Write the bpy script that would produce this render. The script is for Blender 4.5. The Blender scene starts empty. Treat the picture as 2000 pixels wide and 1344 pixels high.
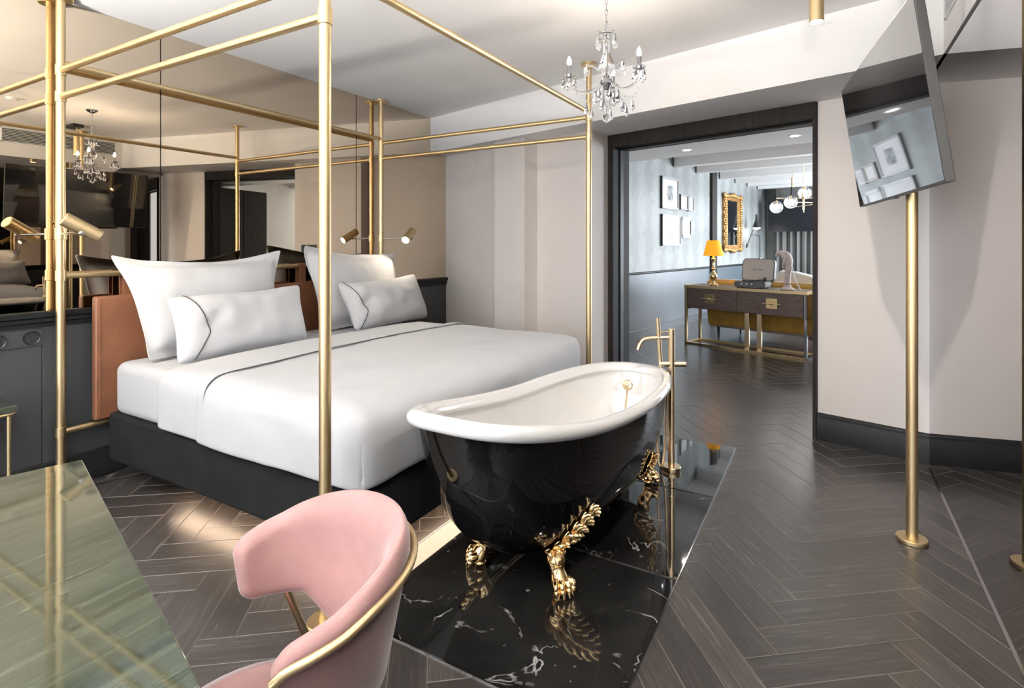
import bpy, bmesh, math, random
from mathutils import Vector, Matrix, noise

random.seed(7)
scene = bpy.context.scene
COL = scene.collection
PI = math.pi
R = math.radians

# ------------------------------------------------------------------ camera
cam_d = bpy.data.cameras.new('camera')
cam_d.sensor_width = 36.0
cam_d.lens = 36.0 * 1062.0 / 2000.0
cam_d.shift_y = (478.0 - 672.0) / 2000.0
cam_d.clip_start = 0.02
cam = bpy.data.objects.new('camera', cam_d)
cam.location = (0, 0, 1.3)
cam.rotation_euler = (R(90), 0, R(30.05))
COL.objects.link(cam)
scene.camera = cam

# ------------------------------------------------------------------ world, exposure, daylight
w = bpy.data.worlds.new('world')
scene.world = w
w.use_nodes = True
w.node_tree.nodes['Background'].inputs[0].default_value = (0.75, 0.85, 1.0, 1)
w.node_tree.nodes['Background'].inputs[1].default_value = 1.0
vs = scene.view_settings
vs.view_transform = 'Standard'
vs.look = 'None'
vs.gamma = 1.0
vs.use_curve_mapping = False
vs.exposure = 1.12
cy = scene.cycles
cy.use_denoising = True
cy.max_bounces = 14
cy.diffuse_bounces = 7
cy.glossy_bounces = 8
cy.transmission_bounces = 12
cy.transparent_max_bounces = 12
cy.caustics_reflective = False
cy.caustics_refractive = False
cy.sample_clamp_indirect = 6.0
cy.blur_glossy = 0.5


def area(name, loc, rot, sx, sy, energy, col, spread=180):
    l = bpy.data.lights.new(name, 'AREA')
    l.shape = 'RECTANGLE'
    l.size, l.size_y = sx, sy
    l.energy = energy
    l.color = col
    l.spread = R(spread)
    o = bpy.data.objects.new(name, l)
    o.location = loc
    o.rotation_euler = rot
    COL.objects.link(o)
    return o


BETA = R(10)                       # second room is turned by 10 degrees
NB = Vector((math.cos(BETA), -math.sin(BETA), 0))
UB = Vector((math.sin(BETA), math.cos(BETA), 0))
ALPHA = R(14)                      # far wall of the bedroom is turned by 14 degrees
ND = Vector((math.sin(ALPHA), math.cos(ALPHA), 0))
TD = Vector((-math.cos(ALPHA), math.sin(ALPHA), 0))


def r2(wd, u, z=0.0):
    return NB * wd + UB * u + Vector((0, 0, z))


def dw(t, n, z=0.0):
    return TD * t + ND * n + Vector((0, 0, z))


# daylight entering through the window behind the camera and the window of the lounge
area('daylight_bedroom', (-1.5, -1.78, 1.35), (R(90), 0, 0), 3.2, 2.2, 60, (0.97, 0.985, 1.0))
_p = r2(1.72, 10.6, 1.35)
area('daylight_lounge', _p, (R(90), 0, R(90) - BETA), 3.0, 2.1, 300, (0.84, 0.92, 1.0))
_p = r2(-0.15, 13.56, 1.35)
area('daylight_lounge_far', _p, (R(90), 0, R(180) - BETA), 3.0, 2.1, 95, (0.90, 0.95, 1.0))

# ------------------------------------------------------------------ materials
def nodes_of(m):
    m.use_nodes = True
    nt = m.node_tree
    return nt, nt.nodes['Principled BSDF']


def mat(name, col, rough=0.5, metal=0.0, **kw):
    m = bpy.data.materials.new(name)
    nt, b = nodes_of(m)
    b.inputs['Base Color'].default_value = (*col, 1)
    b.inputs['Roughness'].default_value = rough
    b.inputs['Metallic'].default_value = metal
    for k, v in kw.items():
        b.inputs[k.replace('_', ' ')].default_value = v
    return m


def noise_tint(m, scale=6.0, amount=0.12, stretch=(1, 1, 1), bump=0.0, bscale=80.0, rough_var=0.0, coord='Object', detail=4):
    """multiply the base colour by a soft noise and add fine relief"""
    nt, b = nodes_of(m)
    N, L = nt.nodes, nt.links
    tc = N.new('ShaderNodeTexCoord')
    mp = N.new('ShaderNodeMapping')
    mp.inputs['Scale'].default_value = stretch
    L.new(tc.outputs[coord], mp.inputs['Vector'])
    n = N.new('ShaderNodeTexNoise')
    n.inputs['Scale'].default_value = scale
    n.inputs['Detail'].default_value = detail
    L.new(mp.outputs[0], n.inputs['Vector'])
    base = tuple(b.inputs['Base Color'].default_value)[:3]
    r = N.new('ShaderNodeValToRGB')
    r.color_ramp.elements[0].position = 0.3
    r.color_ramp.elements[1].position = 0.7
    r.color_ramp.elements[0].color = (*[c * (1 - amount) for c in base], 1)
    r.color_ramp.elements[1].color = (*[min(1, c * (1 + amount)) for c in base], 1)
    L.new(n.outputs['Fac'], r.inputs[0])
    L.new(r.outputs[0], b.inputs['Base Color'])
    if rough_var:
        mr = N.new('ShaderNodeMapRange')
        rg = b.inputs['Roughness'].default_value
        mr.inputs['To Min'].default_value = rg - rough_var
        mr.inputs['To Max'].default_value = rg + rough_var
        L.new(n.outputs['Fac'], mr.inputs['Value'])
        L.new(mr.outputs[0], b.inputs['Roughness'])
    if bump:
        n2 = N.new('ShaderNodeTexNoise')
        n2.inputs['Scale'].default_value = bscale
        n2.inputs['Detail'].default_value = 3
        L.new(mp.outputs[0], n2.inputs['Vector'])
        bp = N.new('ShaderNodeBump')
        bp.inputs['Strength'].default_value = bump
        bp.inputs['Distance'].default_value = 0.004
        L.new(n2.outputs['Fac'], bp.inputs['Height'])
        L.new(bp.outputs[0], b.inputs['Normal'])
    return m


def emit(name, col, strength):
    m = bpy.data.materials.new(name)
    m.use_nodes = True
    nt = m.node_tree
    nt.nodes.remove(nt.nodes['Principled BSDF'])
    e = nt.nodes.new('ShaderNodeEmission')
    e.inputs[0].default_value = (*col, 1)
    e.inputs[1].default_value = strength
    nt.links.new(e.outputs[0], nt.nodes['Material Output'].inputs[0])
    return m


M = {}
M['ceiling'] = noise_tint(mat('ceiling_paint', (0.86, 0.84, 0.825), 0.9), 2, 0.015)
M['wall'] = noise_tint(mat('plaster_greige', (0.725, 0.668, 0.628), 0.75), 3, 0.02, bump=0.05, bscale=60)
M['wainscot'] = noise_tint(mat('charcoal_satin_paint', (0.038, 0.041, 0.044), 0.38), 2, 0.1)
M['baseboard'] = noise_tint(mat('black_satin_paint', (0.010, 0.011, 0.0115), 0.4, Specular_IOR_Level=0.2), 3, 0.1)
M['frame'] = noise_tint(mat('dark_stained_oak', (0.020, 0.0165, 0.0145), 0.6, Specular_IOR_Level=0.2), 5, 0.35, (8, 8, 0.6), bump=0.1)
M['mirror'] = mat('bronze_mirror', (0.72, 0.615, 0.48), 0.004, 1.0)
M['black_glass'] = mat('black_mirror_glass', (0.46, 0.45, 0.455), 0.006, 1.0)
M['brass'] = noise_tint(mat('brushed_brass', (0.62, 0.48, 0.275), 0.40, 1.0), 9, 0.025, (1, 1, 0.05))
M['gold'] = noise_tint(mat('polished_gold', (0.80, 0.58, 0.30), 0.16, 1.0), 25, 0.12, rough_var=0.05)
M['pale_brass'] = noise_tint(mat('pale_brushed_brass', (0.74, 0.58, 0.38), 0.25, 1.0), 30, 0.06, (1, 1, 0.1))
M['chrome'] = mat('chrome', (0.42, 0.42, 0.44), 0.12, 1.0)
M['linen'] = noise_tint(mat('white_cotton', (0.475, 0.475, 0.48), 0.85, Sheen_Weight=0.15), 5, 0.02, bump=0.12, bscale=240)
M['cord'] = mat('charcoal_piping', (0.03, 0.035, 0.035), 0.8)
M['velvet'] = noise_tint(mat('charcoal_velvet', (0.0085, 0.0092, 0.0094), 0.9, Specular_IOR_Level=0.12), 7, 0.35, bump=0.1, bscale=300)
M['leather'] = noise_tint(mat('cognac_leather', (0.185, 0.075, 0.036), 0.48), 5, 0.18, bump=0.25, bscale=180)
M['pink'] = noise_tint(mat('pink_velvet', (0.335, 0.185, 0.176), 0.75, Sheen_Weight=0.7, Sheen_Roughness=0.35), 9, 0.16, bump=0.08, bscale=300)
M['porcelain'] = mat('white_enamel', (0.80, 0.79, 0.77), 0.1, Coat_Weight=0.6)
M['tub_black'] = mat('black_lacquer', (0.004, 0.004, 0.0045), 0.04, Specular_IOR_Level=0.27)
M['black'] = mat('black_plastic', (0.012, 0.012, 0.013), 0.35)
M['screen'] = mat('glossy_screen', (0.01, 0.01, 0.011), 0.03, Coat_Weight=1.0, Specular_IOR_Level=1.0)
M['matt_screen'] = mat('matt_navy_screen', (0.008, 0.010, 0.014), 0.35, Specular_IOR_Level=0.3)
M['grey_metal'] = mat('grey_bezel_metal', (0.05, 0.048, 0.044), 0.45, 0.3)
M['white_paint'] = noise_tint(mat('white_paint', (0.78, 0.78, 0.78), 0.6), 3, 0.02)
M['dark_void'] = mat('dark_duct', (0.01, 0.01, 0.01), 0.9)
M['lounge_panel'] = noise_tint(mat('blue_grey_panel_paint', (0.085, 0.105, 0.125), 0.32), 2, 0.06)
M['lounge_base'] = mat('blue_grey_baseboard_paint', (0.05, 0.062, 0.075), 0.3)
M['curtain'] = noise_tint(mat('grey_curtain_cloth', (0.17, 0.167, 0.16), 0.9), 30, 0.08, (4, 4, 0.3))
M['walnut'] = noise_tint(mat('dark_walnut', (0.105, 0.072, 0.060), 0.42), 4, 0.4, (3, 3, 22), bump=0.1, bscale=40)
M['mustard'] = noise_tint(mat('mustard_velvet', (0.42, 0.225, 0.025), 0.7, Sheen_Weight=0.5), 8, 0.2)
M['boucle'] = noise_tint(mat('cream_boucle', (0.72, 0.69, 0.64), 0.95), 60, 0.1, bump=0.4, bscale=200)
M['beige'] = mat('beige_lining', (0.43, 0.38, 0.335), 0.7)
M['grey_case'] = mat('grey_case_cloth', (0.10, 0.10, 0.10), 0.6)
M['silver_frame'] = mat('silver_frame', (0.30, 0.30, 0.295), 0.45, 0.4)
M['paper'] = noise_tint(mat('white_mount_board', (0.56, 0.56, 0.56), 0.7), 3, 0.02)
M['print'] = noise_tint(mat('grey_pencil_print', (0.24, 0.25, 0.255), 0.7), 14, 0.7, detail=6)
M['pale_print'] = noise_tint(mat('pale_pencil_print', (0.42, 0.42, 0.42), 0.7), 14, 0.25, detail=6)
M['red_cloth'] = mat('red_cloth', (0.45, 0.03, 0.03), 0.7)
M['gilt'] = noise_tint(mat('aged_gilt', (0.42, 0.22, 0.075), 0.38, 0.75), 30, 0.6, rough_var=0.1, bump=0.3, bscale=60)
M['clear_mirror'] = mat('silver_mirror', (0.55, 0.62, 0.68), 0.01, 1.0)
M['pinkstone'] = noise_tint(mat('pale_pink_plaster', (0.56, 0.46, 0.42), 0.7), 20, 0.25)
M['glass'] = mat('crystal', (0.97, 0.97, 0.98), 0.02, Transmission_Weight=1.0, IOR=1.52)
M['bulb'] = emit('warm_bulb', (1.0, 0.88, 0.74), 360)
M['lamp_led'] = emit('reading_led', (1.0, 0.84, 0.64), 240)
M['spot_led'] = emit('spot_led', (1.0, 0.90, 0.80), 2000)
M['strip_led'] = emit('warm_strip_led', (1.0, 0.72, 0.50), 4.0)
M['down_led'] = emit('downlight_led', (1.0, 0.95, 0.88), 40)
M['fill_uplight_led'] = emit('fill_uplight_led', (1.0, 0.96, 0.91), 1150)  # glow of the two added fill lamps behind the camera
M['globe_led'] = emit('globe_bulb_led', (1.0, 0.95, 0.88), 160)
M['lampshade'] = mat('yellow_shade_cloth', (0.80, 0.36, 0.015), 0.8)
M['lampshade'].node_tree.nodes['Principled BSDF'].inputs['Emission Color'].default_value = (1.0, 0.42, 0.02, 1)
M['lampshade'].node_tree.nodes['Principled BSDF'].inputs['Emission Strength'].default_value = 0.28


def wood_floor():
    m = bpy.data.materials.new('dark_oak_parquet')
    nt, b = nodes_of(m)
    N, L = nt.nodes, nt.links
    at = N.new('ShaderNodeAttribute')
    at.attribute_name = 'plank'
    oi = N.new('ShaderNodeObjectInfo')
    sep = N.new('ShaderNodeSeparateXYZ')
    L.new(at.outputs['Vector'], sep.inputs[0])
    add = N.new('ShaderNodeMath')
    L.new(sep.outputs['Z'], add.inputs[0])
    L.new(oi.outputs['Random'], add.inputs[1])
    fr = N.new('ShaderNodeMath')
    fr.operation = 'FRACT'
    L.new(add.outputs[0], fr.inputs[0])
    mul = N.new('ShaderNodeMath')
    mul.operation = 'MULTIPLY'
    mul.inputs[1].default_value = 37.0
    L.new(fr.outputs[0], mul.inputs[0])
    comb = N.new('ShaderNodeCombineXYZ')
    L.new(sep.outputs['X'], comb.inputs[0])
    L.new(sep.outputs['Y'], comb.inputs[1])
    L.new(mul.outputs[0], comb.inputs[2])
    mp = N.new('ShaderNodeMapping')
    mp.inputs['Scale'].default_value = (2.6, 52, 1)
    L.new(comb.outputs[0], mp.inputs['Vector'])
    n = N.new('ShaderNodeTexNoise')
    n.inputs['Scale'].default_value = 1.6
    n.inputs['Detail'].default_value = 7
    n.inputs['Roughness'].default_value = 0.7
    n.inputs['Distortion'].default_value = 0.9
    L.new(mp.outputs[0], n.inputs['Vector'])
    r = N.new('ShaderNodeValToRGB')
    e = r.color_ramp.elements
    e[0].position = 0.30
    e[0].color = (0.020, 0.017, 0.0155, 1)
    e[1].position = 0.58
    e[1].color = (0.048, 0.042, 0.0385, 1)
    x = e.new(0.70)
    x.color = (0.155, 0.142, 0.133, 1)
    L.new(n.outputs['Fac'], r.inputs[0])
    mr = N.new('ShaderNodeMapRange')
    mr.inputs['To Min'].default_value = 0.72
    mr.inputs['To Max'].default_value = 1.3
    L.new(fr.outputs[0], mr.inputs['Value'])
    mix = N.new('ShaderNodeVectorMath')
    mix.operation = 'SCALE'
    L.new(r.outputs[0], mix.inputs[0])
    L.new(mr.outputs[0], mix.inputs['Scale'])
    L.new(mix.outputs[0], b.inputs['Base Color'])
    rr = N.new('ShaderNodeMapRange')
    rr.inputs['To Min'].default_value = 0.28
    rr.inputs['To Max'].default_value = 0.42
    L.new(n.outputs['Fac'], rr.inputs['Value'])
    L.new(rr.outputs[0], b.inputs['Roughness'])
    bp = N.new('ShaderNodeBump')
    bp.inputs['Strength'].default_value = 0.12
    bp.inputs['Distance'].default_value = 0.002
    b.inputs['Coat Weight'].default_value = 0.4
    b.inputs['Coat Roughness'].default_value = 0.22
    L.new(n.outputs['Fac'], bp.inputs['Height'])
    L.new(bp.outputs[0], b.inputs['Normal'])
    return m


GROT = R(0)


def veined(name, c0, c1, vein, rough, scale, stretch, vein_w=0.018, rot=0.0, specks=True, speck_scale=26.0):
    m = bpy.data.materials.new(name)
    nt, b = nodes_of(m)
    N, L = nt.nodes, nt.links
    tc = N.new('ShaderNodeTexCoord')
    mp = N.new('ShaderNodeMapping')
    mp.inputs['Scale'].default_value = stretch
    mp.inputs['Rotation'].default_value = (0, 0, rot)
    L.new(tc.outputs['Object'], mp.inputs['Vector'])
    n = N.new('ShaderNodeTexNoise')
    n.inputs['Scale'].default_value = scale
    n.inputs['Detail'].default_value = 8
    n.inputs['Roughness'].default_value = 0.62
    n.inputs['Distortion'].default_value = 0.6
    L.new(mp.outputs[0], n.inputs['Vector'])
    r = N.new('ShaderNodeValToRGB')
    r.color_ramp.elements[0].position = 0.33
    r.color_ramp.elements[1].position = 0.68
    r.color_ramp.elements[0].color = (*c0, 1)
    r.color_ramp.elements[1].color = (*c1, 1)
    L.new(n.outputs['Fac'], r.inputs[0])
    # veins : thin band of another noise
    n2 = N.new('ShaderNodeTexNoise')
    n2.inputs['Scale'].default_value = scale * 0.55
    n2.inputs['Detail'].default_value = 5
    n2.inputs['Distortion'].default_value = 1.6
    L.new(mp.outputs[0], n2.inputs['Vector'])
    s = N.new('ShaderNodeMath')
    s.operation = 'SUBTRACT'
    s.inputs[1].default_value = 0.5
    L.new(n2.outputs['Fac'], s.inputs[0])
    a = N.new('ShaderNodeMath')
    a.operation = 'ABSOLUTE'
    L.new(s.outputs[0], a.inputs[0])
    vr = N.new('ShaderNodeMapRange')
    vr.inputs['From Min'].default_value = 0.0
    vr.inputs['From Max'].default_value = vein_w
    vr.inputs['To Min'].default_value = 1.0
    vr.inputs['To Max'].default_value = 0.0
    L.new(a.outputs[0], vr.inputs['Value'])
    # break veins up
    n3 = N.new('ShaderNodeTexNoise')
    n3.inputs['Scale'].default_value = scale * 1.7
    n3.inputs['Detail'].default_value = 3
    L.new(mp.outputs[0], n3.inputs['Vector'])
    br = N.new('ShaderNodeMapRange')
    br.inputs['From Min'].default_value = 0.52
    br.inputs['From Max'].default_value = 0.66
    L.new(n3.outputs['Fac'], br.inputs['Value'])
    mu = N.new('ShaderNodeMath')
    mu.operation = 'MULTIPLY'
    L.new(vr.outputs[0], mu.inputs[0])
    L.new(br.outputs[0], mu.inputs[1])
    fac = mu
    if specks:
        n4 = N.new('ShaderNodeTexNoise')
        n4.inputs['Scale'].default_value = scale * speck_scale / 3.0
        n4.inputs['Detail'].default_value = 2
        L.new(mp.outputs[0], n4.inputs['Vector'])
        sp = N.new('ShaderNodeMapRange')
        sp.inputs['From Min'].default_value = 0.72
        sp.inputs['From Max'].default_value = 0.90
        L.new(n4.outputs['Fac'], sp.inputs['Value'])
        mx = N.new('ShaderNodeMath')
        mx.operation = 'MAXIMUM'
        L.new(mu.outputs[0], mx.inputs[0])
        L.new(sp.outputs[0], mx.inputs[1])
        fac = mx
    mix = N.new('ShaderNodeMix')
    mix.data_type = 'RGBA'
    L.new(fac.outputs[0], mix.inputs['Factor'])
    L.new(r.outputs[0], mix.inputs['A'])
    mix.inputs['B'].default_value = (*vein, 1)
    L.new(mix.outputs['Result'], b.inputs['Base Color'])
    b.inputs['Roughness'].default_value = rough
    b.inputs['Coat Weight'].default_value = 0.5
    return m


M['floor'] = wood_floor()
M['seam'] = mat('pale_limed_bevel', (0.145, 0.13, 0.12), 0.6)
M['black_marble'] = veined('black_marble', (0.006, 0.006, 0.006), (0.020, 0.019, 0.018), (0.50, 0.49, 0.47), 0.045, 4.0, (1, 1, 1), 0.008, speck_scale=22)
M['green_marble'] = veined('green_marble', (0.016, 0.025, 0.018), (0.062, 0.072, 0.052), (0.13, 0.155, 0.12), 0.05, 2.6, (15.0, 0.95, 1), 0.010, rot=GROT, specks=False)


def wallpaper():
    m = bpy.data.materials.new('grey_damask_wallpaper')
    nt, b = nodes_of(m)
    N, L = nt.nodes, nt.links
    tc = N.new('ShaderNodeTexCoord')
    mp = N.new('ShaderNodeMapping')
    mp.inputs['Rotation'].default_value = (0, 0, BETA)
    L.new(tc.outputs['Object'], mp.inputs['Vector'])
    sp = N.new('ShaderNodeSeparateXYZ')
    L.new(mp.outputs[0], sp.inputs[0])

    def mth(op, a, bv=None):
        q = N.new('ShaderNodeMath')
        q.operation = op
        for i, v in enumerate((a, bv)):
            if v is None:
                continue
            if isinstance(v, (int, float)):
                q.inputs[i].default_value = v
            else:
                L.new(v, q.inputs[i])
        return q.outputs[0]
    u = mth('MULTIPLY', sp.outputs['Y'], 7.0)
    v = mth('MULTIPLY', sp.outputs['Z'], 3.4)
    nz = N.new('ShaderNodeTexNoise')
    nz.inputs['Scale'].default_value = 7
    nz.inputs['Detail'].default_value = 5
    L.new(mp.outputs[0], nz.inputs['Vector'])
    wob = mth('MULTIPLY', nz.outputs['Fac'], 3.2)
    a = mth('SINE', mth('ADD', mth('ADD', u, v), wob))
    c = mth('SINE', mth('ADD', mth('SUBTRACT', u, v), wob))
    d = mth('MULTIPLY', a, c)
    r = N.new('ShaderNodeValToRGB')
    r.color_ramp.elements[0].position = 0.0
    r.color_ramp.elements[1].position = 1.0
    r.color_ramp.elements[0].color = (0.190, 0.200, 0.196, 1)
    r.color_ramp.elements[1].color = (0.275, 0.290, 0.282, 1)
    mr = N.new('ShaderNodeMapRange')
    mr.inputs['From Min'].default_value = -0.6
    mr.inputs['From Max'].default_value = 0.6
    L.new(d, mr.inputs['Value'])
    L.new(mr.outputs[0], r.inputs[0])
    L.new(r.outputs[0], b.inputs['Base Color'])
    b.inputs['Roughness'].default_value = 0.5
    return m


M['wallpaper'] = wallpaper()

# ------------------------------------------------------------------ object helpers
WM = {}


def tag(o, label=None, cat=None, group=None, kind=None):
    if label:
        o['label'] = label
    if cat:
        o['category'] = cat
    if group:
        o['group'] = group
    if kind:
        o['kind'] = kind
    return o


def thing(name, label, cat, loc=(0, 0, 0), rz=0.0, group=None):
    o = bpy.data.objects.new(name, None)
    o.empty_display_size = 0.05
    o.location = loc
    o.rotation_euler = (0, 0, rz)
    COL.objects.link(o)
    WM[o] = Matrix.Translation(Vector(loc)) @ Matrix.Rotation(rz, 4, 'Z')
    return tag(o, label, cat, group)


def obj(name, bm, m, parent=None, smooth=35, bevel=0.0, bseg=2, world=True, subsurf=0):
    """link a bmesh as one mesh object; world=True means its verts are in world space"""
    if parent is not None and world:
        bm.transform(WM[parent].inverted())
    me = bpy.data.meshes.new(name)
    bmesh.ops.recalc_face_normals(bm, faces=bm.faces[:])
    bm.to_mesh(me)
    bm.free()
    o = bpy.data.objects.new(name, me)
    COL.objects.link(o)
    if isinstance(m, (list, tuple)):
        for x in m:
            me.materials.append(x)
    else:
        me.materials.append(m)
    if smooth:
        me.shade_smooth()
        me.set_sharp_from_angle(angle=R(smooth))
    if parent is not None:
        o.parent = parent
        WM[o] = WM[parent]
    else:
        WM[o] = Matrix.Identity(4)
    if bevel:
        md = o.modifiers.new('bevel', 'BEVEL')
        md.width = bevel
        md.segments = bseg
        md.limit_method = 'ANGLE'
        md.angle_limit = R(40)
        md.harden_normals = True
    if subsurf:
        md = o.modifiers.new('subsurf', 'SUBSURF')
        md.levels = md.render_levels = subsurf
    return o


def struct(name, bm, m, parent=None, **kw):
    o = obj(name, bm, m, parent, **kw)
    if parent is None:
        o['kind'] = 'structure'
    return o


def box(bm, x0, x1, y0, y1, z0, z1, mtx=None, mi=0):
    vs_ = []
    for x in (x0, x1):
        for y in (y0, y1):
            for z in (z0, z1):
                v = Vector((x, y, z))
                if mtx is not None:
                    v = mtx @ v
                vs_.append(bm.verts.new(v))
    idx = [(0, 1, 3, 2), (4, 6, 7, 5), (0, 4, 5, 1), (2, 3, 7, 6), (0, 2, 6, 4), (1, 5, 7, 3)]
    for f in idx:
        fc = bm.faces.new([vs_[i] for i in f])
        fc.material_index = mi
    return bm


def nb():
    return bmesh.new()


def bx(*a, **k):
    return box(nb(), *a, **k)


DM = Matrix((( TD.x, ND.x, 0, 0), (TD.y, ND.y, 0, 0), (0, 0, 1, 0), (0, 0, 0, 1)))   # (t, n, z) -> world
RM = Matrix(((NB.x, UB.x, 0, 0), (NB.y, UB.y, 0, 0), (0, 0, 1, 0), (0, 0, 0, 1)))    # (w, u, z) -> world


def frame_at(p, d, up=(0, 0, 1)):
    d = Vector(d).normalized()
    up = Vector(up)
    if abs(d.dot(up)) > 0.98:
        up = Vector((1, 0, 0))
    x = up.cross(d).normalized()
    y = d.cross(x)
    return x, y, d


def ring(bm, p, d, r, n=16, ry=None, up=(0, 0, 1)):
    x, y, _ = frame_at(p, d, up)
    ry = r if ry is None else ry
    return [bm.verts.new(Vector(p) + x * r * math.cos(2 * PI * i / n) + y * ry * math.sin(2 * PI * i / n)) for i in range(n)]


def bridge(bm, a, b):
    n = len(a)
    for i in range(n):
        bm.faces.new((a[i], a[(i + 1) % n], b[(i + 1) % n], b[i]))


def tube(bm, pts, r, n=14, caps=True, up=(0, 0, 1)):
    """sweep a circle along points; r may be a list of radii"""
    pts = [Vector(p) for p in pts]
    rs = r if isinstance(r, (list, tuple)) else [r] * len(pts)
    x, y, d = frame_at(pts[0], pts[1] - pts[0], up)
    rings = []
    for i, p in enumerate(pts):
        if i == 0:
            t = pts[1] - pts[0]
        elif i == len(pts) - 1:
            t = pts[-1] - pts[-2]
        else:
            t = (pts[i + 1] - pts[i]).normalized() + (pts[i] - pts[i - 1]).normalized()
        t.normalize()
        x = (x - t * x.dot(t)).normalized()
        y = t.cross(x)
        rings.append([bm.verts.new(p + x * rs[i] * math.cos(2 * PI * k / n) + y * rs[i] * math.sin(2 * PI * k / n)) for k in range(n)])
    for a, b in zip(rings, rings[1:]):
        bridge(bm, a, b)
    if caps:
        bm.faces.new(rings[0][::-1])
        bm.faces.new(rings[-1])
    return bm


def lathe(bm, prof, c=(0, 0, 0), n=24, axis=(0, 0, 1)):
    """prof: list of (r, h) along the axis from c"""
    c = Vector(c)
    x, y, d = frame_at(c, axis)
    prev = None
    first = None
    for r, h in prof:
        if r < 1e-5:
            cur = [bm.verts.new(c + d * h)]
        else:
            cur = [bm.verts.new(c + d * h + x * r * math.cos(2 * PI * i / n) + y * r * math.sin(2 * PI * i / n)) for i in range(n)]
        if prev is not None:
            if len(prev) == 1 and len(cur) > 1:
                for i in range(n):
                    bm.faces.new((prev[0], cur[i], cur[(i + 1) % n]))
            elif len(cur) == 1 and len(prev) > 1:
                for i in range(n):
                    bm.faces.new((prev[i], prev[(i + 1) % n], cur[0]))
            elif len(cur) > 1:
                bridge(bm, prev, cur)
        else:
            first = cur
        prev = cur
    if len(first) > 1:
        bm.faces.new(first[::-1])
    if len(prev) > 1:
        bm.faces.new(prev)
    return bm


def cyl(bm, p0, p1, r, n=20):
    return tube(bm, [p0, p1], r, n)


def ellipsoid(bm, c, rx, ry, rz, mtx=None, seg=12, rng=8):
    res = bmesh.ops.create_uvsphere(bm, u_segments=seg, v_segments=rng, radius=1.0)
    for v in res['verts']:
        q = Vector((v.co.x * rx, v.co.y * ry, v.co.z * rz))
        if mtx is not None:
            q = mtx @ q
        v.co = q + Vector(c)
    return bm


def dirmat(d, up=(0, 0, 1)):
    x, y, z = frame_at((0, 0, 0), d, up)
    return Matrix((x, y, z)).transposed()


def bez(p0, p1, p2, p3, n=10):
    out = []
    p0, p1, p2, p3 = map(Vector, (p0, p1, p2, p3))
    for i in range(n + 1):
        t = i / n
        out.append(p0 * (1 - t) ** 3 + p1 * 3 * t * (1 - t) ** 2 + p2 * 3 * t * t * (1 - t) + p3 * t ** 3)
    return out


def extrude_profile(bm, prof, p0, p1, out, up=Vector((0, 0, 1))):
    """profile (o, z) swept straight from p0 to p1; o along 'out'"""
    out = Vector(out)
    a = [bm.verts.new(Vector(p0) + out * o + up * z) for o, z in prof]
    b = [bm.verts.new(Vector(p1) + out * o + up * z) for o, z in prof]
    bridge(bm, a, b)
    bm.faces.new(a[::-1])
    bm.faces.new(b)
    return bm


def rrect(x0, x1, y0, y1, r, n=6):
    pts = []
    for cx, cy_, a0 in ((x1 - r, y1 - r, 0), (x0 + r, y1 - r, 90), (x0 + r, y0 + r, 180), (x1 - r, y0 + r, 270)):
        for i in range(n + 1):
            a = R(a0 + 90 * i / n)
            pts.append((cx + r * math.cos(a), cy_ + r * math.sin(a)))
    return pts


def prism(bm, pts2, z0, z1, mtx=None):
    a = [Vector((x, y, z0)) for x, y in pts2]
    b = [Vector((x, y, z1)) for x, y in pts2]
    if mtx is not None:
        a = [mtx @ v for v in a]
        b = [mtx @ v for v in b]
    a = [bm.verts.new(v) for v in a]
    b = [bm.verts.new(v) for v in b]
    bridge(bm, a, b)
    bm.faces.new(a[::-1])
    bm.faces.new(b)
    return bm


# ================================================================== ROOM SHELL
XM = -3.555          # mirror wall
XG = 0.516           # black glass wall
CEIL = 2.61
SOF = 2.256
YB = -1.75           # wall behind the camera
CAP = 0.945

# --- floor base and herringbone parquet
fl = struct('floor', bx(-6, 4.5, -2.2, 16, -0.12, -0.012), M['seam'], smooth=0)
PW, PL = 0.1175, 0.515
ax = R(90) - R(6.9)                                   # herringbone axis in the plan
A2 = Vector((math.cos(ax - R(45)), math.sin(ax - R(45)), 0))
B2 = Vector((math.cos(ax + R(45)), math.sin(ax + R(45)), 0))
ORG = Vector((0.26, 2.82, 0)) - A2 * PL - B2 * PW
G = 0.0006


def plank_geo(bm, mtx, lay=None, rnd=0.0):
    """thin bevelled board, long side on x"""
    x0, x1, y0, y1, c, zt = G, PL - G, G, PW - G, 0.0016, 0.0
    lo = [(x0, y0), (x1, y0), (x1, y1), (x0, y1)]
    hi = [(x0 + c, y0 + c), (x1 - c, y0 + c), (x1 - c, y1 - c), (x0 + c, y1 - c)]
    vb, vm, vt = [], [], []
    for q, z, out in ((lo, -0.012, vb), (lo, zt - 0.0012, vm), (hi, zt, vt)):
        for x, y in q:
            v = bm.verts.new(mtx @ Vector((x, y, z)))
            if lay is not None:
                v[lay] = Vector((x, y, rnd))
            out.append(v)
    bridge(bm, vb, vm)
    nf = len(bm.faces)
    bridge(bm, vm, vt)
    bm.faces.ensure_lookup_table()
    for f_ in bm.faces[nf:]:
        f_.material_index = 1
    bm.faces.new(vt)


def plank_mesh():
    bm = nb()
    lay = bm.verts.layers.float_vector.new('plank')
    plank_geo(bm, Matrix.Identity(4), lay)
    me = bpy.data.meshes.new('plank')
    bmesh.ops.recalc_face_normals(bm, faces=bm.faces[:])
    bm.to_mesh(me)
    bm.free()
    me.materials.append(M['floor'])
    me.materials.append(M['seam'])
    return me


def plank_mtx(o, d):
    n_ = Vector((-d.y, d.x, 0))
    return Matrix(((d.x, n_.x, 0, o.x), (d.y, n_.y, 0, o.y), (0, 0, 1, o.z), (0, 0, 0, 1)))


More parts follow.
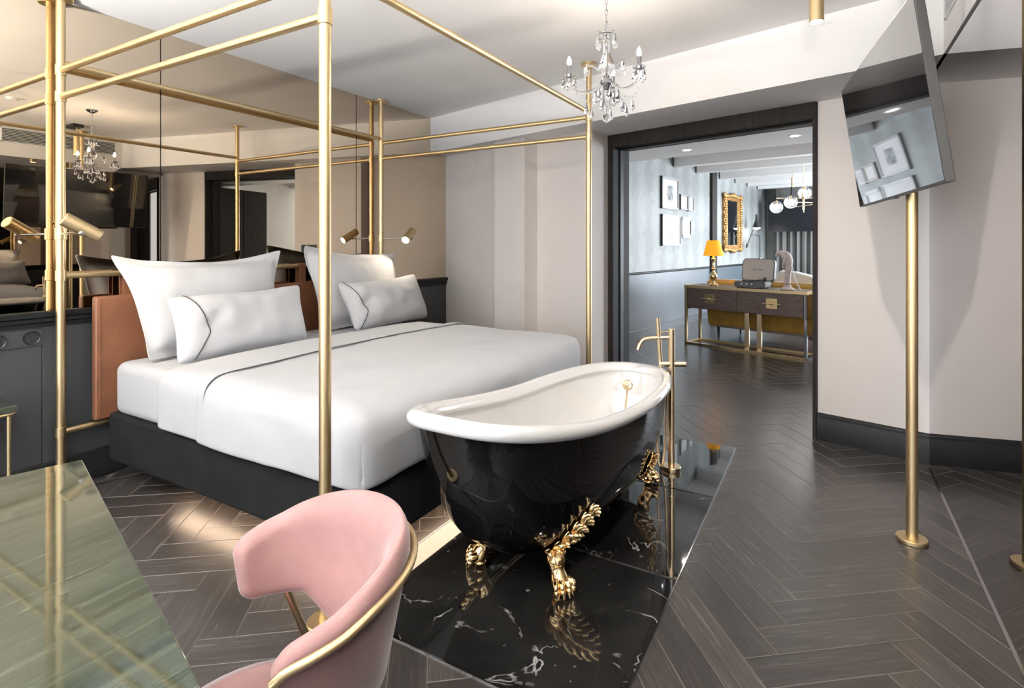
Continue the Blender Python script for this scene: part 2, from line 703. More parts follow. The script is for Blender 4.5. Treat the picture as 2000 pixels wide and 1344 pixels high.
FWD = Vector((-math.sin(R(30.05)), math.cos(R(30.05)), 0))
RGT = Vector((math.cos(R(30.05)), math.sin(R(30.05)), 0))


def screen_of(p):
    d = p.dot(FWD)
    if d < 0.25:
        return None
    return 1000 + 1062 * p.dot(RGT) / d, 478 + 1062 * 1.3 / d, d


planks = []
for i in range(-90, 130):
    for j in range(-16, 20):
        base = (A2 + B2) * (PW * i) + (A2 - B2) * (PL * j)
        for k in (0, 1):
            if k == 0:
                o_ = ORG + base
                d_ = A2
                c_ = o_ + A2 * PL / 2 + B2 * PW / 2
                mt = plank_mtx(o_, d_)
            else:
                o_ = ORG + base + A2 * (PL + PW) + B2 * (PW - PL)
                d_ = B2
                c_ = o_ + B2 * PL / 2 - A2 * PW / 2
                mt = plank_mtx(o_, d_)
            # inside the two rooms (a little under the walls)
            n_ = c_.dot(ND)
            wd = c_.dot(NB)
            u_ = c_.dot(UB)
            bed_in = XM - 0.15 < c_.x < XG + 0.2 and YB - 0.02 < c_.y and n_ < 4.10
            lounge_in = n_ >= 4.10 and -3.75 < wd < 1.75 and u_ < 13.3
            if not (bed_in or lounge_in):
                continue
            cs_ = [mt @ Vector(q) for q in ((0, 0, 0), (PL, 0, 0), (0, PW, 0), (PL, PW, 0))]
            if all(-1.53 < q.x < -0.502 and 1.365 < q.y < 3.71 for q in cs_):      # under the marble slab
                continue
            s = screen_of(c_)
            vis = s is not None and -60 < s[0] < 2040 and s[1] < 1420
            if n_ > 4.10 and s is not None and not (1190 < s[0] < 1600):
                vis = False
            area_px = (1.0 / s[2] ** 3) if vis else 0
            planks.append((area_px, mt, c_))
planks.sort(key=lambda q: -q[0])
PM = plank_mesh()
for a_, mt, c_ in planks[:298]:
    o = bpy.data.objects.new('plank', PM)
    o.parent = fl
    o.matrix_local = mt @ Matrix.Translation((0, 0, random.uniform(-0.0005, 0.0005)))
    COL.objects.link(o)
bm = nb()
lay = bm.verts.layers.float_vector.new('plank')
for a_, mt, c_ in planks[298:]:
    plank_geo(bm, mt, lay, random.random())
rest = obj('plank_field', bm, [M['floor'], M['seam']], fl, smooth=0)
rest['kind'] = 'stuff'

# --- black marble slab under the tub
MX0, MX1, MY0, MY1 = -1.535, -0.497, 1.358, 3.716
for (ya, yb) in ((MY0, 2.137), (2.1395, 2.93), (2.9325, MY1)):
    t_ = obj('marble_tile', bx(MX0 + 0.006, MX1 - 0.006, ya + 0.003, yb - 0.003, -0.011, 0.0035), M['black_marble'], fl, bevel=0.0012, bseg=1)
bm = nb()
box(bm, MX0, MX0 + 0.005, MY0, MY1, -0.011, 0.005)
box(bm, MX1 - 0.005, MX1, MY0, MY1, -0.011, 0.005)
box(bm, MX0, MX1, MY0 - 0.002, MY0 + 0.003, -0.011, 0.005)
box(bm, MX0, MX1, MY1 - 0.003, MY1 + 0.002, -0.011, 0.005)
obj('edge_strip', bm, M['chrome'], fl, smooth=0)

# --- left wall : wainscot, cap rail, bronze mirror panels
wl = struct('wall_left', bx(XM - 0.22, XM - 0.012, YB - 0.2, 5.2, 0, 2.9), M['wainscot'], smooth=0)
for (ya, yb) in ((YB, -1.41), (-1.405, 0.205), (0.21, 1.815), (1.82, 3.425), (3.43, 4.95)):
    obj('mirror_panel', bx(XM - 0.012, XM, ya + 0.0012, yb - 0.0012, CAP, CEIL), M['mirror'], wl, smooth=0)
for (ya, yb) in ((YB, -0.3), (-0.298, 1.23), (1.232, 2.48), (2.482, 3.7), (3.702, 4.95)):
    obj('wainscot_panel', bx(XM - 0.012, XM + 0.004, ya, yb, 0.12, CAP - 0.03), M['wainscot'], wl, bevel=0.002, bseg=1)
cap_prof = [(-0.012, -0.075), (0.012, -0.075), (0.014, -0.055), (0.022, -0.048), (0.022, -0.03), (0.034, -0.022), (0.036, 0.0), (0.028, 0.006), (-0.012, 0.006)]
obj('cap_rail', extrude_profile(nb(), cap_prof, (XM, YB, CAP), (XM, 4.95, CAP), (1, 0, 0)), M['baseboard'], wl, smooth=30)
bb_prof = [(0, 0), (0.020, 0), (0.020, 0.125), (0.016, 0.135), (0.016, 0.145), (0.008, 0.155), (0, 0.158)]
struct('baseboard_left', extrude_profile(nb(), bb_prof, (XM, YB, 0), (XM, 4.9, 0), (1, 0, 0)), M['baseboard'], smooth=30)

# --- far wall, turned by 14 degrees, with pilaster and the doorway block
struct('wall_far', prism(nb(), [(2.678, 3.72), (5.1, 3.72), (5.1, 4.30), (2.74, 4.30)], 0, 2.7, DM), M['wall'], smooth=0)
struct('trim_1', bx(3.278, 3.661, 3.55, 3.722, 0, SOF, DM), M['wall'], smooth=0)
struct('wall_door', bx(-0.25, 1.059, 4.035, 4.26, 0, 2.7, DM), M['wall'], smooth=0)
bbD = [(0, 0), (-0.020, 0), (-0.020, 0.135), (-0.014, 0.148), (-0.014, 0.163), (-0.006, 0.176), (0, 0.18)]
struct('baseboard_door', extrude_profile(nb(), bbD, dw(-0.25, 4.035), dw(1.059, 4.035), ND), M['baseboard'], smooth=30)
struct('baseboard_far', extrude_profile(nb(), bbD, dw(2.68, 3.72), dw(4.6, 3.72), ND), M['baseboard'], smooth=30)
# dropped bulkhead over the doorway wall and over the glass wall
bm = bx(-0.3, 5.1, 3.465, 4.262, SOF, 2.75, DM)
struct('trim_2', bm, M['ceiling'], smooth=0)
bulk = struct('trim_3', bx(0.508, 1.1, YB - 0.1, 3.75, SOF, 2.75), M['ceiling'], smooth=0)
# dark door frame
dfr = thing('door_1', None, None, dw(1.84, 4.03))
dfr['kind'] = 'structure'
for ta, tb, za, zb in ((2.655, 2.731, 0, SOF - 0.004), (1.061, 1.084, 0, SOF - 0.004)):
    bm = bx(ta, tb, 4.008, 4.268, za, zb, DM)
    obj('jamb', bm, M['frame'], dfr, bevel=0.003)
obj('head_jamb', bx(1.061, 2.731, 4.006, 4.277, SOF - 0.112, SOF - 0.002, DM), M['frame'], dfr, bevel=0.003)
for ta, tb in ((2.645, 2.657), (1.082, 1.092)):
    obj('door_stop', bx(ta, tb, 4.11, 4.16, 0, SOF - 0.112, DM), M['baseboard'], dfr)
obj('head_stop', bx(1.085, 2.65, 4.11, 4.16, SOF - 0.126, SOF - 0.110, DM), M['baseboard'], dfr)

# --- right wall : black mirror glass
wr = struct('wall_right', bx(XG, XG + 0.03, YB - 0.1, 3.935, 0.004, SOF + 0.02), M['black_glass'], smooth=0)
obj('floor_channel', bx(XG - 0.006, XG, YB - 0.1, 3.93, 0.0, 0.006), M['chrome'], wr, smooth=0)

# --- ceiling and wall behind the camera with its window
struct('ceiling', bx(XM - 0.2, 1.1, YB - 0.2, 5.2, CEIL, CEIL + 0.15), M['ceiling'], smooth=0)
bm = nb()
box(bm, XM - 0.2, -3.1, YB - 0.2, YB, 0, 2.75)
box(bm, 0.1, 1.1, YB - 0.2, YB, 0, 2.75)
box(bm, -3.1, 0.1, YB - 0.2, YB, 0, 0.25)
box(bm, -3.1, 0.1, YB - 0.2, YB, 2.45, 2.75)
struct('wall_near', bm, M['wainscot'], smooth=0)
wn = thing('window_1', None, None, (-1.5, YB - 0.1, 0.25))
wn['kind'] = 'structure'
for xa in (-3.1, -1.53, 0.04):
    obj('window_frame', bx(xa, xa + 0.06, YB - 0.02, YB + 0.03, 0.25, 2.45), M['frame'], wn)
obj('window_sill', bx(-3.1, 0.1, YB - 0.02, YB + 0.12, 0.22, 0.25), M['frame'], wn)

# ================================================================== LOUNGE SHELL
WP = -3.593
lw = struct('wall_lounge_left', bx(WP - 0.2, WP, 5.0, 13.6, 0.0, 3.1, RM), M['wallpaper'], smooth=0)
obj('wainscot_panel', bx(WP, WP + 0.006, 5.0, 9.83, 0.1, 0.885, RM), M['lounge_panel'], lw, smooth=0)
obj('wainscot_panel', bx(WP, WP + 0.006, 10.09, 13.5, 0.1, 0.885, RM), M['lounge_panel'], lw, smooth=0)
rail_prof = [(0, -0.02), (0.014, -0.02), (0.022, -0.008), (0.022, 0.006), (0.012, 0.014), (0, 0.014)]
obj('chair_rail', extrude_profile(nb(), rail_prof, r2(WP, 5.0, 0.895), r2(WP, 13.5, 0.895), NB), M['baseboard'], lw, smooth=30)
struct('baseboard_lounge', extrude_profile(nb(), [(0, 0), (0.022, 0), (0.022, 0.085), (0.012, 0.10), (0, 0.105)], r2(WP, 5.0), r2(WP, 13.5), NB), M['lounge_base'], smooth=30)
# dark recess strip (pilaster) on the long wall
struct('trim_4', bx(WP, WP + 0.05, 9.84, 10.08, 0, 2.75, RM), M['frame'], smooth=0, bevel=0.004)
# ceilings : low zone by the door, high zone with beams
struct('ceiling_lounge_low', bx(-4.6, 2.0, 4.2, 6.55, 2.40, 2.46, RM), M['ceiling'], smooth=0)
lc = struct('ceiling_lounge', bx(WP - 0.1, 2.0, 6.5, 13.6, 2.72, 2.80, RM), M['ceiling'], smooth=0)
for u0 in (8.23, 9.16, 10.29, 11.18, 11.95, 12.68):
    obj('beam', bx(WP + 0.02, 1.7, u0, u0 + 0.16, 2.53, 2.73, RM), M['white_paint'], lc, bevel=0.006)
bm = nb()
box(bm, WP - 0.1, -1.7, 13.42, 13.5, 0, 2.8, RM)
box(bm, 1.4, 2.0, 13.42, 13.5, 0, 2.8, RM)
box(bm, -1.7, 1.4, 13.42, 13.5, 0, 0.2, RM)
box(bm, -1.7, 1.4, 13.42, 13.5, 2.45, 2.8, RM)
struct('wall_lounge_far', bm, M['wallpaper'], smooth=0)
wn3 = thing('window_3', None, None, r2(-0.15, 13.46, 0.2))
wn3['kind'] = 'structure'
for wa in (-1.7, -0.18, 1.34):
    obj('window_frame', bx(wa, wa + 0.06, 13.43, 13.49, 0.2, 2.45, RM), M['frame'], wn3)
bm = nb()
box(bm, 1.6, 1.8, 4.0, 9.1, 0, 2.8, RM)
box(bm, 1.6, 1.8, 12.1, 13.6, 0, 2.8, RM)
box(bm, 1.6, 1.8, 9.1, 12.1, 0, 0.2, RM)
box(bm, 1.6, 1.8, 9.1, 12.1, 2.45, 2.8, RM)
struct('wall_lounge_right', bm, M['white_paint'], smooth=0)
wn2 = thing('window_2', None, None, r2(1.62, 10.6, 0.2))
wn2['kind'] = 'structure'
for ua in (9.1, 10.57, 12.04):
    obj('window_frame', bx(1.58, 1.64, ua, ua + 0.06, 0.2, 2.45, RM), M['frame'], wn2)
# wall closing the lounge beside the doorway (back of the bedroom wall)
struct('wall_lounge_near', bx(-2.6, 1.03, 4.262, 4.30, 0, 2.8, DM), M['white_paint'], smooth=0)
cab = thing('wardrobe', 'tall dark wardrobe in the lounge, seen through the doorway in the mirror', 'wardrobe', r2(1.3, 6.5, 0))
obj('body', bx(1.05, 1.58, 5.3, 7.0, 0.0, 2.30, RM), M['frame'], cab, bevel=0.004)
for ua in (5.31, 5.875, 6.44):
    obj('door', bx(1.03, 1.05, ua, ua + 0.55, 0.04, 2.28, RM), M['frame'], cab, bevel=0.003)
# pelmet over the curtains
struct('trim_5', bx(WP + 0.32, 1.6, 12.97, 13.1, 2.28, 2.55, RM), M['curtain'], smooth=0, bevel=0.004)

# --- curtains
def curtain(name, u, wa, wb, label):
    bm = nb()
    n = int((wb - wa) / 0.012)
    lo, hi = [], []
    for i in range(n + 1):
        x = wa + (wb - wa) * i / n
        off = 0.028 * math.sin(x * 46) + 0.012 * math.sin(x * 111 + 1)
        lo.append(bm.verts.new(r2(x, u + off * 1.15, 0.012)))
        hi.append(bm.verts.new(r2(x, u + off * 0.8, 2.42)))
    for i in range(n):
        bm.faces.new((lo[i], lo[i + 1], hi[i + 1], hi[i]))
    o = obj(name, bm, M['curtain'], None, smooth=80)
    md = o.modifiers.new('thick', 'SOLIDIFY')
    md.thickness = 0.004
    return tag(o, label, 'curtain', 'grey curtains of the lounge')


curtain('curtain', 13.22, WP + 0.22, -2.935, 'grey pleated curtain left of the bright gap, behind the wall television')
curtain('curtain', 13.22, -2.905, -1.9, 'grey pleated curtain right of the bright gap, behind the pale figure')

# ================================================================== BED
BX0, BX1, BY0, BY1 = -3.43, -1.505, 1.475, 3.485
bed = thing('bed', 'wide low platform bed with charcoal velvet base glowing warmly underneath', 'bed', (-2.5, 2.48, 0))


def rbox_loft(bm, levels, head=None, n=7, cap=True, segs=1):
    """levels: (x0,x1,y0,y1,r,z)"""
    loops = []
    for x0, x1, y0, y1, r, z in levels:
        loops.append([bm.verts.new((x, y, z)) for x, y in rrect(x0, x1, y0, y1, r, n)])
    for a, b in zip(loops, loops[1:]):
        bridge(bm, a, b)
    if cap:
        bm.faces.new(loops[0][::-1])
        bm.faces.new(loops[-1])
    return loops


def soft_levels(x0, x1, y0, y1, rc, z0, z1, e, k=5):
    lv = []
    for i in range(k + 1):
        a = PI / 2 * i / k
        d = e * (1 - math.sin(a))
        lv.append((x0 + d, x1 - d, y0 + d, y1 - d, max(rc - d, 0.004), z0 + e * (1 - math.cos(a))))
    for i in range(k + 1):
        a = PI / 2 * i / k
        d = e * (1 - math.cos(a))
        lv.append((x0 + d, x1 - d, y0 + d, y1 - d, max(rc - d, 0.004), z1 - e + e * math.sin(a)))
    return lv


bm = nb()
rbox_loft(bm, soft_levels(BX0, BX1, BY0, BY1, 0.035, 0.12, 0.375, 0.018))
obj('platform', bm, M['velvet'], bed, smooth=50)
obj('plinth', bx(BX0 + 0.1, BX1 - 0.42, BY0 + 0.4, BY1 - 0.4, 0.0, 0.122), M['black'], bed)
bm = nb()
box(bm, BX0 + 0.55, BX1 - 0.12, BY0 + 0.05, BY0 + 0.15, 0.106, 0.119)
box(bm, BX0 + 0.3, BX1 - 0.12, BY1 - 0.15, BY1 - 0.05, 0.106, 0.119)
box(bm, BX1 - 0.15, BX1 - 0.05, BY0 + 0.12, BY1 - 0.12, 0.106, 0.119)
obj('light_strip', bm, M['strip_led'], bed)
bm = nb()
rbox_loft(bm, soft_levels(BX0 + 0.03, BX1 - 0.01, BY0 + 0.012, BY1 - 0.012, 0.07, 0.372, 0.655, 0.05, 6))
obj('mattress', bm, M['linen'], bed, smooth=60)


def fnoise(p, s, seed=0):
    return noise.noise(Vector((p[0] * s + seed, p[1] * s + seed * 0.7, p[2] * s)))


def drape(x0, x1, y0, y1, ztop, rt, hem, name, label, cat, amp=0.006, head_open=0.0, corner=0.06, puff=0.012, seed=0, thick=0.012, mat_=None, hemfn=None):
    """a sheet lying over the bed: flat top, rounded over both sides (and the foot when head_open is False)"""
    bm = nb()
    # cross positions across Y measured as arc length
    half = (y1 - y0) / 2
    ym = (y0 + y1) / 2
    flat = half - rt
    arc = rt * PI / 2
    drop = ztop - rt - hem
    Lh = flat + arc + drop

    def across(s):
        """arc length s from the centre -> (dy, dz below top)"""
        sg = 1 if s >= 0 else -1
        a = abs(s)
        if a <= flat:
            return sg * a, 0.0
        if a <= flat + arc:
            th = (a - flat) / rt
            return sg * (flat + rt * math.sin(th)), rt * (1 - math.cos(th))
        return sg * half, rt + (a - flat - arc)
    ns = 84
    ss = [-Lh + 2 * Lh * i / ns for i in range(ns + 1)]
    flx = (x1 - x0) - (rt if head_open else 0)
    Lx = flx + (arc + drop if head_open else 0)
    nx = max(6, int(Lx / 0.045))
    grid = []
    for j in range(nx + 1):
        t = Lx * j / nx
        if t <= flx:
            px, pz, tan = x0 + t, 0.0, 0
        elif t <= flx + arc:
            th = (t - flx) / rt
            px, pz = x0 + flx + rt * math.sin(th), rt * (1 - math.cos(th))
        else:
            px, pz = x1, rt + (t - flx - arc)
        row = []
        for s in ss:
            dy, dz = across(s)
            z = ztop - max(pz, dz)
            # rounded vertical corner: combine drops smoothly
            if pz > 0 and dz > 0:
                z = ztop - max(pz, dz)
            yy = ym + dy
            xx = px
            # pull the corner in
            cx = max(0.0, xx - (x1 - corner))
            cyv = max(0.0, abs(dy) - (half - corner))
            if cx > 0 and cyv > 0 and head_open:
                l = math.hypot(cx, cyv)
                if l > corner:
                    k = corner / l
                    xx = x1 - corner + cx * k
                    yy = ym + (1 if dy >= 0 else -1) * (half - corner + cyv * k)
            bulge = puff * (1 - (dy / half) ** 2) if dz == 0 and pz == 0 else 0
            nz = amp * fnoise((xx, yy, z), 3.2, seed) + amp * 0.4 * fnoise((xx, yy, z), 9, seed + 3)
            hz = max(hem + (hemfn(xx, yy) if hemfn else 0.0), z)
            side = dz > rt
            foot = pz > rt
            if side and not foot:
                yy += (1 if dy > 0 else -1) * nz * 1.5
                zz = hz
            elif foot:
                xx += nz * 1.5
                zz = hz
            else:
                zz = hz + nz + bulge
            row.append(bm.verts.new((xx, yy, zz)))
        grid.append(row)
    for a, b in zip(grid, grid[1:]):
        for i in range(ns):
            try:
                bm.faces.new((a[i], a[i + 1], b[i + 1], b[i]))
            except ValueError:
                pass
    bmesh.ops.remove_doubles(bm, verts=bm.verts[:], dist=0.0008)
    o = obj(name, bm, mat_ or M['linen'], None, smooth=70)
    md = o.modifiers.new('thick', 'SOLIDIFY')
    md.thickness = thick
    md.offset = 1
    sb = o.modifiers.new('subsurf', 'SUBSURF')
    sb.levels = sb.render_levels = 1
    return tag(o, label, cat)


drape(-2.52, -1.475, 1.448, 3.512, 0.668, 0.085, 0.385, 'duvet', 'large white duvet covering the bed from the fold to the foot', 'bedding',
      head_open=1.0, corner=0.07, amp=0.010, puff=0.022, seed=2, hemfn=lambda x, y: 0.02 * fnoise((x, y, 0), 3.0, 8))
drape(-2.86, -2.46, 1.452, 3.508, 0.672, 0.08, 0.392, 'turned_down_sheet', 'white sheet turned down in a band across the bed below the pillows', 'bedding',
      amp=0.006, puff=0.022, seed=5, thick=0.007, hemfn=lambda x, y: 0.012 * fnoise((x, y, 0), 3.0, 3))
# rolled edge where the sheet is folded back over the duvet
drape(-2.50, -2.452, 1.440, 3.520, 0.690, 0.085, 0.392, 'sheet_hem', 'narrow folded hem of white sheet lying along the duvet edge', 'bedding',
      amp=0.004, puff=0.022, seed=5, thick=0.006)


# --- pillows
def pillow(name, TL, TR, BL, BR, thick, label, group, flange=0.0, pinch=0.05, seed=0, piping=None, n=26, sag=0.0):
    TL, TR, BL, BR = map(Vector, (TL, TR, BL, BR))
    t = thing(name, label, 'pillow', ((BL + BR) / 2))
    nrm = (TR - TL).cross(BL - TL).normalized()
    if nrm.x < 0:
        nrm = -nrm
    if group:
        t['group'] = group

    def surf(u, v, s):
        p = (TL * (1 - u) + TR * u) * v + (BL * (1 - u) + BR * u) * (1 - v)
        cu, cv = 2 * u - 1, 2 * v - 1
        # edges pulled in between the corners
        cen = (TL + TR + BL + BR) / 4
        pu = pinch * (1 - cu * cu) * abs(cv) ** 2 * (1 if cv > 0 else -0.35)
        pv = pinch * (1 - cv * cv) * abs(cu) ** 3 * (1 if cu > 0 else -1)
        p = p - Vector((0, 0, 1)) * pu - (TR - TL).normalized() * pv
        kc = (0.035 if flange else 0.06) * (abs(cu) * abs(cv)) ** 9
        p = p + (cen - p) * kc
        fu = flange / (TR - TL).length
        fv = flange / (TL - BL).length
        iu = min(1, max(0, (u - fu) / (1 - 2 * fu)))
        iv = min(1, max(0, (v - fv) / (1 - 2 * fv)))
        a = max(0.0, (1 - abs(2 * iu - 1) ** 2.3) * (1 - abs(2 * iv - 1) ** 2.3))
        h = thick * (a ** (0.36 if flange else 0.5)) * 0.5
        wob = 0.017 * fnoise((u * 3, v * 3, s), 1.4, seed) * (0.4 + a) + 0.011 * fnoise((u * 8, v * 2.0, s), 1.3, seed + 9)
        edge = (1 - a) ** 6
        wave = (0.013 * math.sin(11 * u + 9 * v + seed) + 0.03 * (abs(cu) * abs(cv)) ** 6) * edge if flange else 0.004 * edge * math.sin(14 * u + 9 * v + seed)
        if piping and s > 0:
            wob -= 0.030 * math.exp(-((u - piping - 0.13) / 0.05) ** 2 - ((v - 0.40 - (u - piping) * 0.8) / 0.09) ** 2)
        return p + nrm * (s * (h + 0.002) + wob + wave)
    bm = nb()
    fr = [[bm.verts.new(surf(i / n, j / n, 1)) for i in range(n + 1)] for j in range(n + 1)]
    bk = [[bm.verts.new(surf(i / n, j / n, -1)) for i in range(n + 1)] for j in range(n + 1)]
    for g, fl_ in ((fr, 0), (bk, 1)):
        for j in range(n):
            for i in range(n):
                q = (g[j][i], g[j][i + 1], g[j + 1][i + 1], g[j + 1][i])
                bm.faces.new(q[::-1] if fl_ else q)
    for i in range(n):
        for j0 in (0, n):
            bm.faces.new((fr[j0][i], fr[j0][i + 1], bk[j0][i + 1], bk[j0][i]))
        for i0 in (0, n):
            bm.faces.new((fr[i][i0], fr[i + 1][i0], bk[i + 1][i0], bk[i][i0]))
    obj('pillow_body', bm, M['linen'], t, smooth=80, subsurf=1)
    if piping:
        bm = nb()
        pts = [surf(piping + (0.085 * min(k / 6.5, (20 - k) / 13.5)), 0.01 + 0.98 * k / 20, 1) + nrm * 0.003 for k in range(21)]
        tube(bm, pts, 0.0028, 6)
        obj('piping', bm, M['cord'], t, smooth=60)
    return t


ZB = 0.665
pillow('large_pillow', (-3.37, 1.435, 1.25), (-3.37, 2.52, 1.262), (-3.19, 1.545, ZB - 0.01), (-3.19, 2.46, ZB - 0.01), 0.24,
       'large white pillow with a flat border at the left half of the bed', 'large border pillows', flange=0.05, pinch=0.065, seed=1)
pillow('large_pillow', (-3.37, 2.69, 1.30), (-3.37, 3.72, 1.225), (-3.19, 2.72, ZB - 0.01), (-3.19, 3.60, ZB - 0.01), 0.24,
       'large white pillow with a flat border behind the thin brass canopy post', 'large border pillows', flange=0.05, pinch=0.04, seed=4)
pillow('small_pillow', (-3.12, 1.61, 1.02), (-3.12, 2.50, 1.035), (-2.92, 1.565, ZB), (-2.97, 2.45, ZB), 0.24,
       'smaller white pillow with dark cord leaning on the left large pillow', 'corded pillows', flange=0.0, pinch=0.03, seed=7, piping=0.10)
pillow('small_pillow', (-3.12, 2.80, 1.025), (-3.10, 3.68, 1.055), (-2.96, 2.84, ZB), (-3.0, 3.74, ZB), 0.24,
       'smaller white pillow with dark cord nearest the far wall', 'corded pillows', flange=0.0, pinch=0.03, seed=11, piping=0.05)

# --- leather headboard hung from the brass rail
hb = thing('headboard', 'cognac brown leather headboard hanging by straps from brass rail', 'headboard', (-3.47, 2.48, 0.34))
bm = nb()
rb = soft_levels(-3.50, -3.452, 1.43, 3.53, 0.012, 0.335, 1.015, 0.014, 4)
rbox_loft(bm, rb)
obj('panel', bm, M['leather'], hb, smooth=60)
for y in (1.60, 2.80, 3.38):
    bm = nb()
    box(bm, -3.520, -3.514, y - 0.028, y + 0.028, 0.98, 1.152)
    box(bm, -3.476, -3.470, y - 0.028, y + 0.028, 0.98, 1.152)
    box(bm, -3.520, -3.470, y - 0.028, y + 0.028, 1.150, 1.156)
    obj('strap', bm, M['leather'], hb, bevel=0.002)
for y in (1.45, 3.51):
    tube_pts = [(-3.449, y, 0.36), (-3.449, y, 0.99)]
    obj('stitching', tube(nb(), tube_pts, 0.0022, 6), M['leather'], hb)

# ================================================================== BRASS CANOPY FRAME
cf = thing('canopy_frame', 'brushed brass four post canopy frame standing around the bed', 'bed frame', (-2.49, 2.48, 0))
PX = (-3.495, -1.485)
PY = (1.29, 3.674)
PR = 0.0205
for x in PX:
    for y in PY:
        p = obj('post', cyl(nb(), (x, y, 0.012), (x, y, CEIL - 0.01), PR, 24), M['brass'], cf, smooth=40)
        obj('base_plate', lathe(nb(), [(0.058, 0), (0.060, 0.003), (0.060, 0.016), (0.057, 0.019), (0.022, 0.019)], (x, y, 0.0)), M['brass'], p)
        obj('ceiling_flange', lathe(nb(), [(0.022, 0), (0.052, 0.0), (0.055, 0.003), (0.055, 0.016), (0.055, 0.018)], (x, y, CEIL - 0.018)), M['brass'], p)
        for z in (2.22, 2.08):
            obj('collar', cyl(nb(), (x, y, z - 0.028), (x, y, z + 0.028), PR + 0.004, 24), M['brass'], p, bevel=0.002)
        if x < -3:
            for z in (1.137, 0.312):
                obj('collar', cyl(nb(), (x, y, z - 0.028), (x, y, z + 0.028), PR + 0.004, 24), M['brass'], p, bevel=0.002)
for y in PY:
    for z in (2.22, 2.08):
        obj('rail', cyl(nb(), (PX[0], y, z), (PX[1], y, z), 0.0165, 20), M['brass'], cf)
for x in PX:
    obj('rail', cyl(nb(), (x, PY[0], 2.257), (x, PY[1], 2.257), 0.0165, 20), M['brass'], cf)
for z in (1.137, 0.312):
    obj('rail', cyl(nb(), (PX[0], PY[0], z), (PX[0], PY[1], z), 0.0165, 20), M['brass'], cf)


def reading_lamp(px, py, sgn, label):
    t = thing('reading_lamp', label, 'lamp', (px, py, 1.357), group='brass reading lamps on the canopy posts')
    z = 1.357
    obj('clamp', cyl(nb(), (px, py, z - 0.03), (px, py, z + 0.03), PR + 0.006, 24), M['brass'], t, bevel=0.002)
    obj('clamp_screw', cyl(nb(), (px - 0.03, py, z + 0.055), (px + 0.03, py, z + 0.055), 0.005, 10), M['chrome'], t)
    c = Vector((-3.19, py - 0.026 * sgn, 1.383))
    d = Vector((0.03, 0.113 * sgn, -0.072)).normalized()
    obj('arm', cyl(nb(), (px + 0.01, py, z), (c.x + 0.02, c.y - 0.01 * sgn, z), 0.0065, 12), M['chrome'], t)
    obj('swivel', ellipsoid(nb(), (c.x + 0.02, c.y - 0.01 * sgn, z), 0.013, 0.013, 0.013), M['chrome'], t)
    a = c - d * 0.085
    prof = [(0.0, 0.0), (0.031, 0.0), (0.0345, 0.004), (0.0345, 0.168), (0.032, 0.168), (0.031, 0.150), (0.0, 0.150)]
    h = obj('shade', lathe(nb(), prof, a, 28, d), M['brass'], t, smooth=40)
    obj('bulb', lathe(nb(), [(0.0, 0.0), (0.024, 0.0), (0.024, 0.006), (0.0, 0.008)], a + d * 0.152, 20, d), M['lamp_led'], h)
    return t


reading_lamp(PX[0], PY[0], 1, 'brass cylinder reading lamp clamped on the post at left of the bed')
reading_lamp(PX[0], PY[1], -1, 'brass cylinder reading lamp clamped on the post nearest the far wall')

# ================================================================== TELEVISION AND POLE
tp = thing('television_pole', 'tall brass floor to ceiling pole carrying the tilted television', 'pole', (0.324, 2.942, 0))
obj('shaft', cyl(nb(), (0.324, 2.942, 0.012), (0.324, 2.942, CEIL), 0.0225, 28), M['brass'], tp)
obj('base_plate', lathe(nb(), [(0.057, 0), (0.060, 0.003), (0.060, 0.016), (0.057, 0.019), (0.024, 0.019)], (0.324, 2.942, 0), 32), M['brass'], tp)
obj('ceiling_flange', cyl(nb(), (0.324, 2.942, CEIL - 0.018), (0.324, 2.942, CEIL), 0.058, 32), M['brass'], tp)
psi, tau = R(-7.9), R(7.8)
a_ = Vector((math.sin(psi), math.cos(psi), 0))
n_ = Vector((-math.cos(psi), math.sin(psi), 0))
up_ = Vector((0, 0, 1)) * math.cos(tau) + n_ * math.sin(tau)
fr_ = n_ * math.cos(tau) - Vector((0, 0, 1)) * math.sin(tau)
tc_ = Vector((0.203, 2.89, 1.827))
TVM = Matrix(((a_.x, up_.x, fr_.x, tc_.x), (a_.y, up_.y, fr_.y, tc_.y), (a_.z, up_.z, fr_.z, tc_.z), (0, 0, 0, 1)))
tv = thing('television', 'large flat black television tilted downward on brass pole', 'television', tc_)
TW, TH = 1.296, 0.651
obj('housing', bx(-TW / 2, TW / 2, -TH / 2, TH / 2, -0.030, -0.0015, TVM), M['grey_metal'], tv, bevel=0.002)
obj('screen', bx(-TW / 2 + 0.006, TW / 2 - 0.006, -TH / 2 + 0.008, TH / 2 - 0.006, -0.004, 0.0, TVM), M['screen'], tv, smooth=0)
obj('back_cover', bx(-0.46, 0.46, -0.30, 0.12, -0.062, -0.028, TVM), M['black'], tv, bevel=0.012)
obj('logo_bar', bx(-0.03, 0.03, -TH / 2 - 0.006, -TH / 2, -0.02, -0.004, TVM), M['black'], tv)
obj('bracket', cyl(nb(), TVM @ Vector((0.04, 0, -0.06)), (0.324, 2.942, 1.85), 0.03, 12), M['black'], tv)

# ================================================================== BATHTUB
TX, TY = -1.035, 2.32
HA, HBt = 0.342, 0.90


def rim_z(y):
    k = max(0.0, (2.45 - y) / 1.04)
    return 0.575 + 0.140 * k ** 1.6


def se(phi):
    c, s = math.cos(phi), math.sin(phi)
    e = 3.1 if s < 0 else 2.6
    return math.copysign(abs(c) ** (2 / e), c), math.copysign(abs(s) ** (2 / e), s)


NP = 72
tub = thing('bathtub', 'freestanding black slipper bathtub with white rim and gold claw feet', 'bathtub', (TX, TY, 0.004))
ZT0 = 0.125


